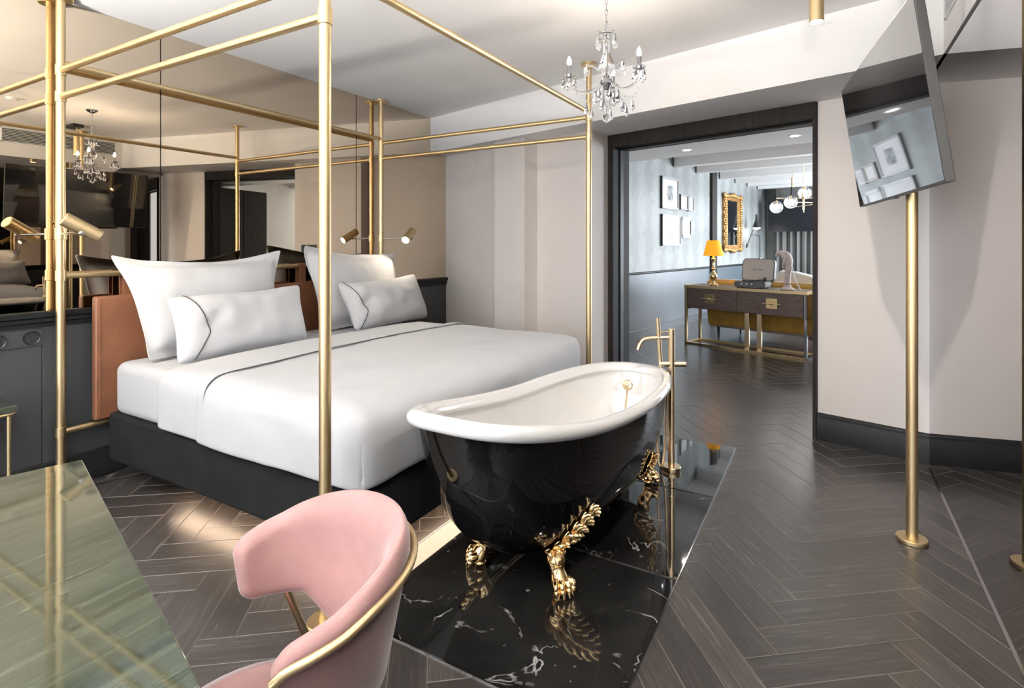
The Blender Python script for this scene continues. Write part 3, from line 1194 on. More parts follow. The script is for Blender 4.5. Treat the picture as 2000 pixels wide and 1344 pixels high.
def tub_pt(h, phi):
    """a point of the outer wall"""
    c, s = se(phi)
    g = 1 - (1 - h) ** 2.6
    near = s < 0
    ax_ = 0.15 + (HA - 0.032 - 0.15) * g ** 0.5
    by_b, by_t = (0.52, HBt - 0.040) if near else (0.60, HBt - 0.035)
    by_ = by_b + (by_t - by_b) * (0.40 * h + 0.60 * g ** 0.6)
    yr = TY + (HBt - 0.05) * s
    return Vector((TX + 0.055 * s + ax_ * c, TY + by_ * s, ZT0 + (rim_z(yr) - 0.026 - ZT0) * h))


def tub_loop(bm, h, inset, zoff=0.0):
    """h: 0 bottom .. 1 rim"""
    out = []
    for i in range(NP):
        c, s = se(2 * PI * i / NP)
        # plan half sizes at this height
        g = 1 - (1 - h) ** 2.6
        near = s < 0
        ax_ = 0.15 + (HA - 0.032 - 0.15) * g ** 0.5
        by_b, by_t = (0.52, HBt - 0.040) if near else (0.60, HBt - 0.035)
        by_ = by_b + (by_t - by_b) * (0.40 * h + 0.60 * g ** 0.6)
        x = TX + 0.055 * s + (ax_ - inset) * c
        y = TY + (by_ - inset) * s
        yr = TY + (HBt - 0.05) * s
        z = ZT0 + (rim_z(yr) - 0.026 - ZT0) * h + zoff
        out.append(bm.verts.new((x, y, z)))
    return out


hs = [0.0, 0.012, 0.03, 0.06, 0.1, 0.16, 0.24, 0.34, 0.46, 0.6, 0.75, 0.88, 1.0]
bm = nb()
loops = [tub_loop(bm, h, 0.0) for h in hs]
for a, b in zip(loops, loops[1:]):
    bridge(bm, a, b)
cb = bm.verts.new((TX, TY, ZT0 - 0.006))
for i in range(NP):
    bm.faces.new((loops[0][(i + 1) % NP], loops[0][i], cb))
obj('shell', bm, M['tub_black'], tub, smooth=70, subsurf=1)
bm = nb()
loops = [tub_loop(bm, h, 0.014, 0.014) for h in hs]
for a, b in zip(loops, loops[1:]):
    bridge(bm, a, b)
cb = bm.verts.new((TX, TY, ZT0 + 0.012))
for i in range(NP):
    bm.faces.new((loops[0][(i + 1) % NP], loops[0][i], cb))
obj('basin', bm, M['porcelain'], tub, smooth=70, subsurf=1)
bm = nb()
rim_loops = []
prof = [(-0.078, -0.022), (-0.066, 0.000), (-0.048, 0.014), (-0.026, 0.019), (-0.008, 0.012), (0.003, -0.003), (0.003, -0.020), (-0.006, -0.034), (-0.024, -0.040), (-0.045, -0.036), (-0.064, -0.034)]
for (o_, dz) in prof:
    lp = []
    for i in range(NP):
        c, s = se(2 * PI * i / NP)
        y = TY + (HBt + o_) * s
        lp.append(bm.verts.new((TX + 0.055 * s + (HA + o_) * c, y, rim_z(TY + HBt * s) + dz)))
    rim_loops.append(lp)
for a, b in zip(rim_loops, rim_loops[1:] + rim_loops[:1]):
    bridge(bm, a, b)
obj('rim', bm, M['porcelain'], tub, smooth=70, subsurf=1)
# overflow rosette and its pipe on the far inner wall
oc = Vector((-0.985, 3.03, 0.495))
od = Vector((-0.1, -1, 0.25)).normalized()
bm = nb()
lathe(bm, [(0.0, 0.0), (0.030, 0.0), (0.031, 0.006), (0.026, 0.012), (0.012, 0.014), (0.008, 0.022), (0.0, 0.024)], oc, 24, od)
for k in range(8):
    a = 2 * PI * k / 8
    x_, y_, _ = frame_at(oc, od)
    ellipsoid(bm, oc + od * 0.012 + x_ * 0.02 * math.cos(a) + y_ * 0.02 * math.sin(a), 0.005, 0.005, 0.005, seg=8, rng=6)
obj('overflow_rosette', bm, M['pale_brass'], tub)
obj('overflow_pipe', tube(nb(), [oc + Vector((0, -0.01, -0.02)), oc + Vector((-0.005, -0.03, -0.12)), oc + Vector((-0.01, -0.10, -0.26))], 0.006, 10), M['pale_brass'], tub)


def claw_foot(x, y, sx, sy):
    """sx, sy: outward direction signs"""
    out = Vector((sx * 0.82, sy * 0.57, 0)).normalized()
    side = Vector((-out.y, out.x, 0))
    b = Vector((x, y, 0.0045))
    bm = nb()
    # S-shaped leg from the paw to the tub wall
    pts = bez(b + out * 0.008 + Vector((0, 0, 0.035)), b - out * 0.005 + Vector((0, 0, 0.075)), b - out * 0.045 + Vector((0, 0, 0.09)), b - out * 0.012 + Vector((0, 0, 0.140)), 8)
    tube(bm, pts, [0.034, 0.034, 0.030, 0.028, 0.030, 0.034, 0.036, 0.034, 0.024], 14)
    # paw on a ball
    ellipsoid(bm, b + Vector((0, 0, 0.014)), 0.026, 0.026, 0.014)
    for k in (-1.5, -0.5, 0.5, 1.5):
        dd = (out + side * k * 0.42).normalized()
        m_ = dirmat(dd)
        ellipsoid(bm, b + dd * 0.026 + side * k * 0.008 + Vector((0, 0, 0.046)), 0.014, 0.021, 0.032, m_)
        ellipsoid(bm, b + dd * 0.044 + side * k * 0.006 + Vector((0, 0, 0.030)), 0.0115, 0.016, 0.016, m_)
        tube(bm, [b + dd * 0.052 + Vector((0, 0, 0.026)), b + dd * 0.058 + Vector((0, 0, 0.008))], [0.008, 0.003], 8)
    o = obj('claw_foot', bm, M['gold'], tub, smooth=60)
    # acanthus spray rising along the wall
    bm = nb()
    ph0 = math.atan2(sy * 0.62, sx * 0.78)
    turn = -sx * sy                              # towards the middle of the tub
    stages = ((0, 0.035, 0.052, 1.15), (4, 0.075, 0.050, 1.15), (8, 0.125, 0.046, 1.1), (12, 0.18, 0.040, 1.0), (16, 0.24, 0.032, 0.9), (20, 0.30, 0.022, 0.8))
    for k, (dp, h_, half, wd_) in enumerate(stages):
        ph = ph0 + turn * R(dp)
        p0, p1 = tub_pt(h_, ph), tub_pt(h_ + 0.05, ph + turn * R(3.5))
        d0 = (p1 - p0).normalized()
        nr = (tub_pt(h_, ph + 0.05) - p0).cross(d0).normalized()
        if nr.dot(p0 - Vector((TX, TY, p0.z + 0.2))) < 0:
            nr = -nr
        sd = nr.cross(d0)
        for q in (-1, -0.35, 0.35, 1):
            d_ = (d0 + sd * q * 0.75).normalized()
            p = p0 + sd * q * half + nr * (0.012 - 0.006 * abs(q))
            ln = 0.052 * wd_
            ellipsoid(bm, p, 0.0135 * wd_, 0.013, ln * 0.55, dirmat(d_, nr), 10, 8)
            tube(bm, [p + d_ * ln * 0.25 + nr * 0.004, p + d_ * ln * 0.55 + nr * 0.014, p + d_ * ln * 0.62 + nr * 0.024], [0.0115 * wd_, 0.0095 * wd_, 0.005], 8)
    pk = tub_pt(0.05, ph0)
    ellipsoid(bm, pk - Vector((0, 0, 0.028)), 0.040, 0.040, 0.024, None, 14, 10)
    obj('acanthus_leaf', bm, M['gold'], o, smooth=60)
    return o


claw_foot(-0.862, 1.842, 1, -1)
claw_foot(-1.215, 1.842, -1, -1)
claw_foot(-0.838, 2.925, 1, 1)
claw_foot(-1.240, 2.925, -1, 1)

# ================================================================== TUB FILLER
ft = thing('tub_filler', 'freestanding pale brass tub filler tap with hand shower beside bathtub', 'tap', (-0.772, 3.165, 0.004))
FX, FY = -0.772, 3.165
obj('base_plate', lathe(nb(), [(0.052, 0), (0.053, 0.004), (0.053, 0.024), (0.050, 0.027), (0.02, 0.027)], (FX, FY, 0.004), 32), M['pale_brass'], ft)
obj('column', cyl(nb(), (FX, FY, 0.02), (FX, FY, 0.815), 0.0195, 28), M['pale_brass'], ft, bevel=0.002)
sp_ = Vector((-0.920, 3.079, 0))
dsp = (sp_ - Vector((FX, FY, 0))).normalized()
pts = [Vector((FX, FY, 0.765)) + dsp * 0.01, Vector((FX, FY, 0.764)) + dsp * 0.125] + bez(Vector((FX, FY, 0.763)) + dsp * 0.13, Vector((FX, FY, 0.762)) + dsp * 0.165, Vector((FX, FY, 0.745)) + dsp * 0.178, Vector((FX, FY, 0.695)) + dsp * 0.192, 6)
obj('spout', tube(nb(), pts, 0.0115, 16), M['pale_brass'], ft)
hd = Vector((0.056, 0.032, 0)).normalized()
obj('handle', cyl(nb(), Vector((FX, FY, 0.614)) - hd * 0.075, Vector((FX, FY, 0.614)) + hd * 0.082, 0.0165, 20), M['pale_brass'], ft, bevel=0.002)
wb = Vector((FX, FY, 0)) - hd * 0.062
obj('hand_shower', cyl(nb(), (wb.x, wb.y, 0.60), (wb.x - 0.016, wb.y - 0.008, 0.878), 0.0125, 16), M['pale_brass'], ft)
obj('shower_cradle', cyl(nb(), (FX, FY, 0.80), (wb.x - 0.011, wb.y - 0.006, 0.795), 0.004, 10), M['pale_brass'], ft)
obj('hose', tube(nb(), bez((wb.x, wb.y, 0.60), (wb.x + 0.004, wb.y, 0.30), (wb.x - 0.04, wb.y - 0.01, 0.02), (wb.x + 0.005, wb.y - 0.01, 0.03), 12) + bez((wb.x + 0.005, wb.y - 0.01, 0.03), (wb.x + 0.03, wb.y + 0.005, 0.05), (FX - 0.03, FY - 0.02, 0.2), (FX - 0.018, FY - 0.01, 0.58), 12)[1:], 0.0065, 10), M['pale_brass'], ft)

# ================================================================== CRYSTAL CHANDELIER
CHX, CHY = -0.93, 2.53
ch = thing('chandelier', 'small three armed crystal chandelier hanging over the bathtub', 'chandelier', (CHX, CHY, CEIL))
CC = Vector((CHX, CHY, 0))


def at(z, r=0.0, a=0.0):
    return CC + Vector((r * math.cos(a), r * math.sin(a), z))


obj('canopy', lathe(nb(), [(0.0, 0.0), (0.05, 0.0), (0.05, -0.006), (0.038, -0.018), (0.016, -0.032), (0.0, -0.034)], at(CEIL), 24), M['chrome'], ch)
bm = nb()
for k in range(9):
    z = 2.575 - k * 0.0285
    pts = [at(z) + (Vector((math.cos(R(i * 45)), 0, 0)) if k % 2 else Vector((0, math.cos(R(i * 45)), 0))) * 0.006 + Vector((0, 0, math.sin(R(i * 45)) * 0.018)) for i in range(9)]
    tube(bm, pts, 0.0018, 6, caps=False)
obj('chain', bm, M['chrome'], ch)
stem_prof = [(0.0, 2.30), (0.013, 2.30), (0.017, 2.285), (0.016, 2.245), (0.021, 2.222), (0.035, 2.19), (0.040, 2.165), (0.036, 2.145), (0.024, 2.13), (0.014, 2.118), (0.0, 2.118)]
obj('stem', lathe(nb(), stem_prof, CC, 20), M['glass'], ch)
obj('rod', cyl(nb(), at(2.32), at(2.05), 0.0032, 8), M['chrome'], ch)
obj('hub', lathe(nb(), [(0.0, 2.125), (0.012, 2.122), (0.013, 2.112), (0.028, 2.105), (0.030, 2.085), (0.020, 2.075), (0.014, 2.06), (0.0, 2.052)], CC, 20), M['chrome'], ch)
obj('top_dish', lathe(nb(), [(0.006, 2.300), (0.030, 2.305), (0.046, 2.318), (0.045, 2.322), (0.028, 2.310), (0.006, 2.306)], CC, 20), M['glass'], ch)


def drop_mesh():
    bm = nb()
    lathe(bm, [(0.0, 0.0), (0.0035, -0.003), (0.005, -0.010), (0.0105, -0.030), (0.0125, -0.042), (0.010, -0.052), (0.0, -0.058)], (0, 0, 0), 8)
    me = bpy.data.meshes.new('crystal_drop')
    bmesh.ops.recalc_face_normals(bm, faces=bm.faces[:])
    bm.to_mesh(me)
    bm.free()
    me.materials.append(M['glass'])
    return me


def ball_mesh():
    bm = nb()
    bmesh.ops.create_icosphere(bm, subdivisions=1, radius=0.015)
    me = bpy.data.meshes.new('crystal_ball')
    bm.to_mesh(me)
    bm.free()
    me.materials.append(M['glass'])
    return me


DROP = drop_mesh()
BALL = ball_mesh()


def hang(me, p, name, s=1.0, rz=0.0):
    o = bpy.data.objects.new(name, me)
    o.parent = ch
    o.matrix_local = WM[ch].inverted() @ Matrix.Translation(p) @ Matrix.Rotation(rz, 4, 'Z') @ Matrix.Scale(s, 4)
    COL.objects.link(o)


lat = math.atan2(RGT.y, RGT.x)              # screen right in the plan
arm_angles = [lat + R(180), lat - R(45), lat + R(70)]
for a in arm_angles:
    d = Vector((math.cos(a), math.sin(a), 0))
    rA = 0.182
    pts = bez(at(2.09) + d * 0.024, at(2.02) + d * 0.075, at(2.025) + d * rA, at(2.115) + d * rA, 12)
    obj('arm', tube(nb(), pts, 0.0068, 10), M['glass'], ch, smooth=60)
    obj('bobeche', lathe(nb(), [(0.006, 2.112), (0.020, 2.116), (0.030, 2.126), (0.029, 2.129), (0.018, 2.121), (0.006, 2.118)], CC + d * rA, 18), M['glass'], ch)
    obj('candle_sleeve', lathe(nb(), [(0.0, 2.118), (0.013, 2.118), (0.014, 2.128), (0.0105, 2.134), (0.0105, 2.175), (0.0, 2.176)], CC + d * rA, 16), M['chrome'], ch)
    obj('bulb', lathe(nb(), [(0.0, 2.176), (0.007, 2.178), (0.011, 2.188), (0.0095, 2.200), (0.004, 2.214), (0.0, 2.220)], CC + d * rA, 12), M['bulb'], ch)
    for k in range(4):
        b_ = a + k * PI / 2
        hang(DROP, at(2.112) + d * rA + Vector((math.cos(b_), math.sin(b_), 0)) * 0.027, 'crystal_drop', 0.95, b_)
    # looped scroll with beads over the arm
    sc = bez(at(2.13) + d * 0.02, at(2.20) + d * 0.07, at(2.19) + d * 0.13, at(2.10) + d * 0.10, 10)
    obj('scroll', tube(nb(), sc, 0.0045, 8), M['glass'], ch, smooth=60)
    hang(DROP, at(2.185) + d * 0.095, 'crystal_drop', 1.1, a)
    # bead swag to the next arm
    a2_ = a + R(115)
    for k in range(1, 8):
        f = k / 8
        aa = a + (a2_ - a) * f
        rr = rA * (1 - 0.25 * math.sin(PI * f))
        hang(BALL, at(2.105 - 0.075 * math.sin(PI * f), rr, aa), 'crystal_bead', 0.36)
    hang(DROP, at(2.02, rA * 0.75, a + R(58)), 'crystal_drop', 1.0, a)
for k in range(6):
    a = lat + R(60 * k + 15)
    hang(DROP, at(2.318, 0.046, a), 'crystal_drop', 1.0, a)
    hang(BALL, at(2.33, 0.036, a), 'crystal_bead', 0.8)
for k in range(6):
    a = lat + R(60 * k + 40)
    hang(DROP, at(2.052, 0.055, a), 'crystal_drop', 1.15, a)
    hang(DROP, at(1.985, 0.10, a + 0.5), 'crystal_drop', 1.0, a)
    obj('drop_wire', tube(nb(), [at(2.08, 0.02, a), at(2.055, 0.055, a)], 0.0013, 6), M['chrome'], ch)
    obj('drop_wire', tube(nb(), [at(2.07, 0.03, a + 0.5), at(1.985, 0.10, a + 0.5)], 0.0012, 6), M['chrome'], ch)
obj('drop_wire', tube(nb(), [at(2.055), at(1.935)], 0.0016, 6), M['chrome'], ch)
hang(BALL, at(1.918), 'crystal_ball', 1.6)
hang(BALL, at(1.975), 'crystal_bead', 0.6)

# ================================================================== CEILING SPOT
sp = thing('ceiling_spotlight', 'brass cylinder ceiling spotlight near the top of the doorway wall', 'spotlight', (-0.038, 2.75, CEIL))
obj('ceiling_box', bx(-0.09, 0.11, 2.70, 2.80, CEIL - 0.035, CEIL), M['black'], sp, bevel=0.003)
obj('stem', cyl(nb(), (-0.038, 2.75, CEIL - 0.03), (-0.038, 2.75, 2.50), 0.006, 10), M['brass'], sp)
s_ = obj('cylinder', lathe(nb(), [(0.0, 2.505), (0.026, 2.505), (0.029, 2.501), (0.029, 2.283), (0.026, 2.283), (0.0255, 2.30), (0.0, 2.30)], (-0.038, 2.75, 0), 28), M['brass'], sp)
obj('lens', lathe(nb(), [(0.0, 2.288), (0.021, 2.290), (0.021, 2.299), (0.0, 2.299)], (-0.038, 2.75, 0), 20), M['spot_led'], s_)
obj('cross_arm', cyl(nb(), (-0.012, 2.75, 2.395), (0.075, 2.78, 2.405), 0.0065, 10), M['brass'], sp)

# ceiling sensor seen in the mirror
cs = thing('ceiling_sensor', 'small round white sensor on the ceiling, reflected in the mirror', 'sensor', (-0.84, 1.965, CEIL))
obj('housing', lathe(nb(), [(0.0, -0.025), (0.03, -0.024), (0.045, -0.012), (0.05, 0.0), (0.0, 0.0)], (-0.84, 1.965, CEIL), 24), M['white_paint'], cs)
# two standing uplighters outside the frame, added only to brighten the ceiling
for ux, uy, lb in ((-2.75, -0.85, 'tall brass uplighter floor lamp added unseen to brighten the ceiling, beside the mirror wall'), (0.16, -0.95, 'tall brass uplighter floor lamp added unseen to brighten the ceiling, beside the black glass wall')):
    ul = thing('fill_uplighter', lb, 'lamp', (ux, uy, 0), group='added brass uplighters for ceiling fill')
    obj('foot', lathe(nb(), [(0, 0), (0.15, 0), (0.15, 0.02), (0.03, 0.035), (0, 0.035)], (ux, uy, 0), 32), M['brass'], ul)
    obj('stem', cyl(nb(), (ux, uy, 0.03), (ux, uy, 1.60), 0.014, 16), M['brass'], ul)
    obj('bowl', lathe(nb(), [(0.0, 1.59), (0.06, 1.60), (0.14, 1.645), (0.19, 1.70), (0.185, 1.70), (0.135, 1.65), (0.06, 1.61), (0.0, 1.60)], (ux, uy, 0), 36), M['brass'], ul, smooth=60)
    obj('bulb', lathe(nb(), [(0.0, 1.612), (0.06, 1.615), (0.125, 1.66), (0.12, 1.667), (0.0, 1.675)], (ux, uy, 0), 24), M['fill_uplight_led'], ul)
# air grille in the bulkhead over the glass wall
vg = thing('air_grille', 'long white air vent set in the bulkhead above the black glass', 'vent', (0.505, 2.83, 2.48))
bm = nb()
box(bm, 0.500, 0.508, 2.285, 3.37, 2.400, 2.412)
box(bm, 0.500, 0.508, 2.285, 3.37, 2.556, 2.568)
box(bm, 0.500, 0.508, 2.285, 2.297, 2.400, 2.568)
box(bm, 0.500, 0.508, 3.358, 3.37, 2.400, 2.568)
box(bm, 0.501, 0.508, 2.823, 2.832, 2.400, 2.568)
obj('grille_frame', bm, M['white_paint'], vg)
obj('backing', bx(0.5055, 0.5075, 2.29, 3.365, 2.405, 2.563), M['dark_void'], vg)
for k in range(9):
    z = 2.421 + k * 0.0162
    m_ = Matrix.Translation((0.503, 0, z)) @ Matrix.Rotation(R(35), 4, 'Y')
    obj('slat', bx(-0.005, 0.005, 2.297, 3.358, -0.0012, 0.0012, m_), M['white_paint'], vg)

# ================================================================== WALL SOCKETS, CORD, NIGHTSTAND
so = thing('socket_panel', 'charcoal double socket panel recessed in the wainscot below mirror', 'socket', (XM, 1.08, 0.82))
prs = rrect(0.92, 1.235, 0.775, 0.862, 0.012)
yz = Matrix(((0, 0, 1, XM + 0.004), (1, 0, 0, 0), (0, 1, 0, 0), (0, 0, 0, 1)))
obj('plate', prism(nb(), prs, 0, 0.008, yz), M['wainscot'], so, bevel=0.002)
for y in (1.05, 1.185):
    obj('round_socket', lathe(nb(), [(0.0, 0.001), (0.030, 0.001), (0.034, 0.006), (0.036, 0.006), (0.036, 0.0), (0.0, 0.0)], (XM + 0.0125, y, 0.8185), 24, (1, 0, 0)), M['black'], so)
ms = thing('mirror_socket', 'small black socket plate mounted on mirror beside the right large pillow', 'socket', (XM, 2.93, 1.28))
obj('plate', bx(XM, XM + 0.008, 2.86, 3.0, 1.235, 1.30), M['black'], ms, bevel=0.002)
for y in (2.90, 2.96):
    obj('insert', bx(XM + 0.008, XM + 0.010, y - 0.022, y + 0.022, 1.245, 1.29), M['screen'], ms)
cord = obj('power_cord', tube(nb(), bez((-3.42, 1.385, 0.006), (-3.41, 1.42, 0.006), (-3.42, 1.50, 0.006), (-3.36, 1.62, 0.006), 10) + bez((-3.36, 1.62, 0.006), (-3.3, 1.72, 0.006), (-3.3, 1.8, 0.006), (-3.35, 1.9, 0.006), 6)[1:], 0.005, 8), M['black'])
tag(cord, 'thin black cord on the floor beside the head of the bed', 'cord')

ns_ = thing('nightstand', 'small green marble topped nightstand with thin brass legs by wainscot', 'nightstand', (-3.40, 0.80, 0))
pr = rrect(-3.535, -3.262, 0.52, 1.045, 0.012)
obj('top', prism(nb(), pr, 0.522, 0.552, None), M['green_marble'], ns_, bevel=0.003)
bm = nb()
lp = [Vector((x, y, 0.514)) for x, y in rrect(-3.525, -3.272, 0.53, 1.035, 0.03)]
tube(bm, lp + [lp[0]], 0.008, 8, caps=False)
obj('support_ring', bm, M['brass'], ns_)
for x, y in ((-3.515, 0.545), (-3.285, 0.545), (-3.515, 1.015), (-3.285, 1.015)):
    obj('leg', cyl(nb(), (x, y, 0), (x, y, 0.516), 0.0085, 12), M['brass'], ns_)

# ================================================================== GREEN MARBLE TABLE
TA = Vector((-1.652, 0.655, 0))
E1 = Vector((0.966, -0.2588, 0))
E2 = Vector((-0.2588, -0.966, 0))
TM = Matrix(((E1.x, E2.x, 0, TA.x), (E1.y, E2.y, 0, TA.y), (0, 0, 1, 0), (0, 0, 0, 1)))
tb = thing('desk', 'green veined marble topped desk with brass legs in the foreground', 'table', TM @ Vector((0.75, 0.42, 0)))
obj('top', prism(nb(), rrect(0, 1.50, 0, 0.82, 0.006, 3), 0.728, 0.75, TM), M['green_marble'], tb, bevel=0.003)
bm = nb()
box(bm, 0.06, 1.44, 0.06, 0.085, 0.70, 0.727, TM)
box(bm, 0.06, 1.44, 0.735, 0.76, 0.70, 0.727, TM)
box(bm, 0.06, 0.085, 0.06, 0.76, 0.70, 0.727, TM)
box(bm, 1.415, 1.44, 0.06, 0.76, 0.70, 0.727, TM)
obj('apron', bm, M['brass'], tb)
for x in (0.0725, 1.4275):
    for y in (0.0725, 0.7475):
        obj('leg', bx(x - 0.0125, x + 0.0125, y - 0.0125, y + 0.0125, 0.0, 0.70, TM), M['brass'], tb)

# ================================================================== PINK CHAIR
CX = Vector((-0.858, 0.672, 0))
bk_ = Vector((0.43, 0.903, 0)).normalized()
lf_ = Vector((-bk_.y, bk_.x, 0))
chair = thing('armchair', 'pink velvet barrel chair with curved back and brass rim tube at desk', 'chair', CX)
TH0 = R(112)


def band(th, v, side):
    """th angle from the back, v 0 bottom .. 1 top, side 0 inner 1 outer"""
    k = abs(th) / TH0
    zt = 0.768 - 0.030 * min(1, k / 0.75) ** 2 - 0.055 * k ** 3
    zb = 0.415 + (0.125 if th > 0 else 0.10) * min(1.0, k / 0.62) ** 1.6 + 0.028 * k
    end = max(0.0, (k - 0.93) / 0.07)
    mid = (zt + zb) / 2
    hz = (zt - zb) / 2 * (1 - 0.28 * end ** 2)
    z = mid + (2 * v - 1) * hz
    lean = 0.075 * (v - 1) * (1 - 0.6 * k)
    rad = 0.223 + lean
    th_ = 0.046 * (0.75 + 0.25 * v)
    # rounded edges
    e = abs(2 * v - 1)
    sh = 1 - max(0, (e - 0.72) / 0.28) ** 2 * 0.8
    r = rad - th_ / 2 + (side - 0.5) * th_ * max(0.12, sh)
    return CX + bk_ * (r * math.cos(th) * 1.0) + lf_ * (r * math.sin(th)) + Vector((0, 0, z))


NT, NV = 56, 14
bm = nb()
gi = [[bm.verts.new(band(-TH0 + 2 * TH0 * i / NT, j / NV, 0)) for j in range(NV + 1)] for i in range(NT + 1)]
go = [[bm.verts.new(band(-TH0 + 2 * TH0 * i / NT, j / NV, 1)) for j in range(NV + 1)] for i in range(NT + 1)]
for i in range(NT):
    for j in range(NV):
        bm.faces.new((gi[i][j], gi[i + 1][j], gi[i + 1][j + 1], gi[i][j + 1]))
        bm.faces.new((go[i][j], go[i][j + 1], go[i + 1][j + 1], go[i + 1][j]))
    bm.faces.new((gi[i][NV], gi[i + 1][NV], go[i + 1][NV], go[i][NV]))
    bm.faces.new((gi[i][0], go[i][0], go[i + 1][0], gi[i + 1][0]))
for i in (0, NT):
    for j in range(NV):
        bm.faces.new((gi[i][j], gi[i][j + 1], go[i][j + 1], go[i][j]))
obj('backrest', bm, M['pink'], chair, smooth=80, subsurf=1)
pts = []
for i in range(NT + 1):
    th = (-TH0 * 0.985 + (TH0 * 0.985 + R(80)) * i / NT)
    p = band(th, 0.86, 1)
    o_ = (p - CX)
    o_.z = 0
    pts.append(p + o_.normalized() * 0.007)
obj('rim_tube', tube(nb(), pts, 0.0075, 10), M['brass'], chair, smooth=60)
bm = nb()
lathe(bm, [(0.0, 0.385), (0.18, 0.385), (0.200, 0.400), (0.203, 0.425), (0.192, 0.447), (0.16, 0.458), (0.0, 0.462)], CX - bk_ * 0.07 - Vector((0, 0, 0.03)), 40)
obj('seat', bm, M['pink'], chair, smooth=60)
obj('seat_pan', lathe(nb(), [(0.0, 0.370), (0.17, 0.370), (0.18, 0.384), (0.0, 0.386)], CX - bk_ * 0.07 - Vector((0, 0, 0.03)), 32), M['brass'], chair)
legs = [((-1.040, 0.785, 0.560), (-1.062, 1.01, 0.0))]
tl = Vector(legs[0][0]) - CX
bl = Vector(legs[0][1]) - CX


def mirror_side(v):
    z = v.z
    return bk_ * v.dot(bk_) - lf_ * v.dot(lf_) + Vector((0, 0, z))


legs.append((tuple(CX + mirror_side(tl)), tuple(CX + mirror_side(bl))))
for s in (1, -1):
    legs.append((tuple(CX - bk_ * 0.12 + lf_ * s * 0.15 + Vector((0, 0, 0.38))), tuple(CX - bk_ * 0.21 + lf_ * s * 0.20)))
for a, b in legs:
    a, b = Vector(a), Vector(b)
    l_ = obj('leg', tube(nb(), [a, a + (b - a) * 0.07, b], [0.0072, 0.0092, 0.0085], 12), M['pale_brass'], chair)

# ================================================================== LOUNGE FURNITURE
# console table, parallel to the doorway wall
ca = R(17.0)
CT = Vector((math.cos(ca), -math.sin(ca), 0))
CN = Vector((math.sin(ca), math.cos(ca), 0))
C0 = Vector((-1.624, 7.359, 0))
CM = Matrix(((CT.x, CN.x, 0, C0.x), (CT.y, CN.y, 0, C0.y), (0, 0, 1, 0), (0, 0, 0, 1)))
CLN, CD = 1.50, 0.40
con = thing('console_table', 'dark walnut console with two drawers and brass frame in lounge', 'console', CM @ Vector((0.75, 0.2, 0)))
obj('top', bx(0, CLN, 0, CD, 0.740, 0.768, CM), M['walnut'], con, bevel=0.002)
bm = nb()
box(bm, -0.004, CLN + 0.004, -0.004, 0.002, 0.736, 0.771, CM)
box(bm, -0.004, CLN + 0.004, CD - 0.002, CD + 0.004, 0.736, 0.771, CM)
box(bm, -0.004, 0.002, 0, CD, 0.736, 0.771, CM)
box(bm, CLN - 0.002, CLN + 0.004, 0, CD, 0.736, 0.771, CM)
obj('top_edging', bm, M['brass'], con)
obj('carcass', bx(0.035, CLN - 0.035, 0.02, CD - 0.01, 0.47, 0.740, CM), M['walnut'], con, bevel=0.002)
bw = 0.032
obj('side_frame', box(box(box(bx(0, bw, 0, bw, 0, 0.742, CM), 0, bw, CD - bw, CD, 0, 0.742, CM), 0, bw, 0, CD, 0, 0.025, CM), 0, bw * 0.6, 0, CD, 0.45, 0.742, CM), M['brass'], con, bevel=0.002)
obj('side_frame', box(box(box(bx(CLN - bw, CLN, 0, bw, 0, 0.742, CM), CLN - bw, CLN, CD - bw, CD, 0, 0.742, CM), CLN - bw, CLN, 0, CD, 0, 0.025, CM), CLN - bw * 0.6, CLN, 0, CD, 0.45, 0.742, CM), M['chrome'], con, bevel=0.002)
obj('foot_rail', bx(0, CLN, 0, bw, 0, 0.025, CM), M['gold'], con, bevel=0.002)
obj('foot_rail', bx(0, CLN, CD - bw, CD, 0, 0.025, CM), M['brass'], con, bevel=0.002)
for x in (0.735, 0.885):
    obj('centre_leg', box(bx(x, x + 0.055, 0.14, 0.165, 0.0, 0.47, CM), x, x + 0.055, 0.03, 0.165, 0.0, 0.02, CM), M['pale_brass'], con, bevel=0.002)
for xa, xb, xc, bright in ((0.04, 0.695, 0.345, 0), (0.70, 1.462, 1.115, 1)):
    dwr = obj('drawer', bx(xa, xb, 0.004, 0.03, 0.475, 0.736, CM), M['walnut'], con, bevel=0.002)
    obj('handle_plate', bx(xc - 0.065, xc + 0.065, -0.004, 0.005, 0.548, 0.668, CM), M['gold'], dwr, bevel=0.002)
    obj('handle_bar', cyl(nb(), CM @ Vector((xc - 0.105, -0.016, 0.605)), CM @ Vector((xc + 0.105, -0.016, 0.605)), 0.006, 10), M['pale_brass'], dwr)
    obj('knob', ellipsoid(nb(), CM @ Vector((xc, -0.014, 0.605)), 0.012, 0.012, 0.016), M['gold'], dwr)

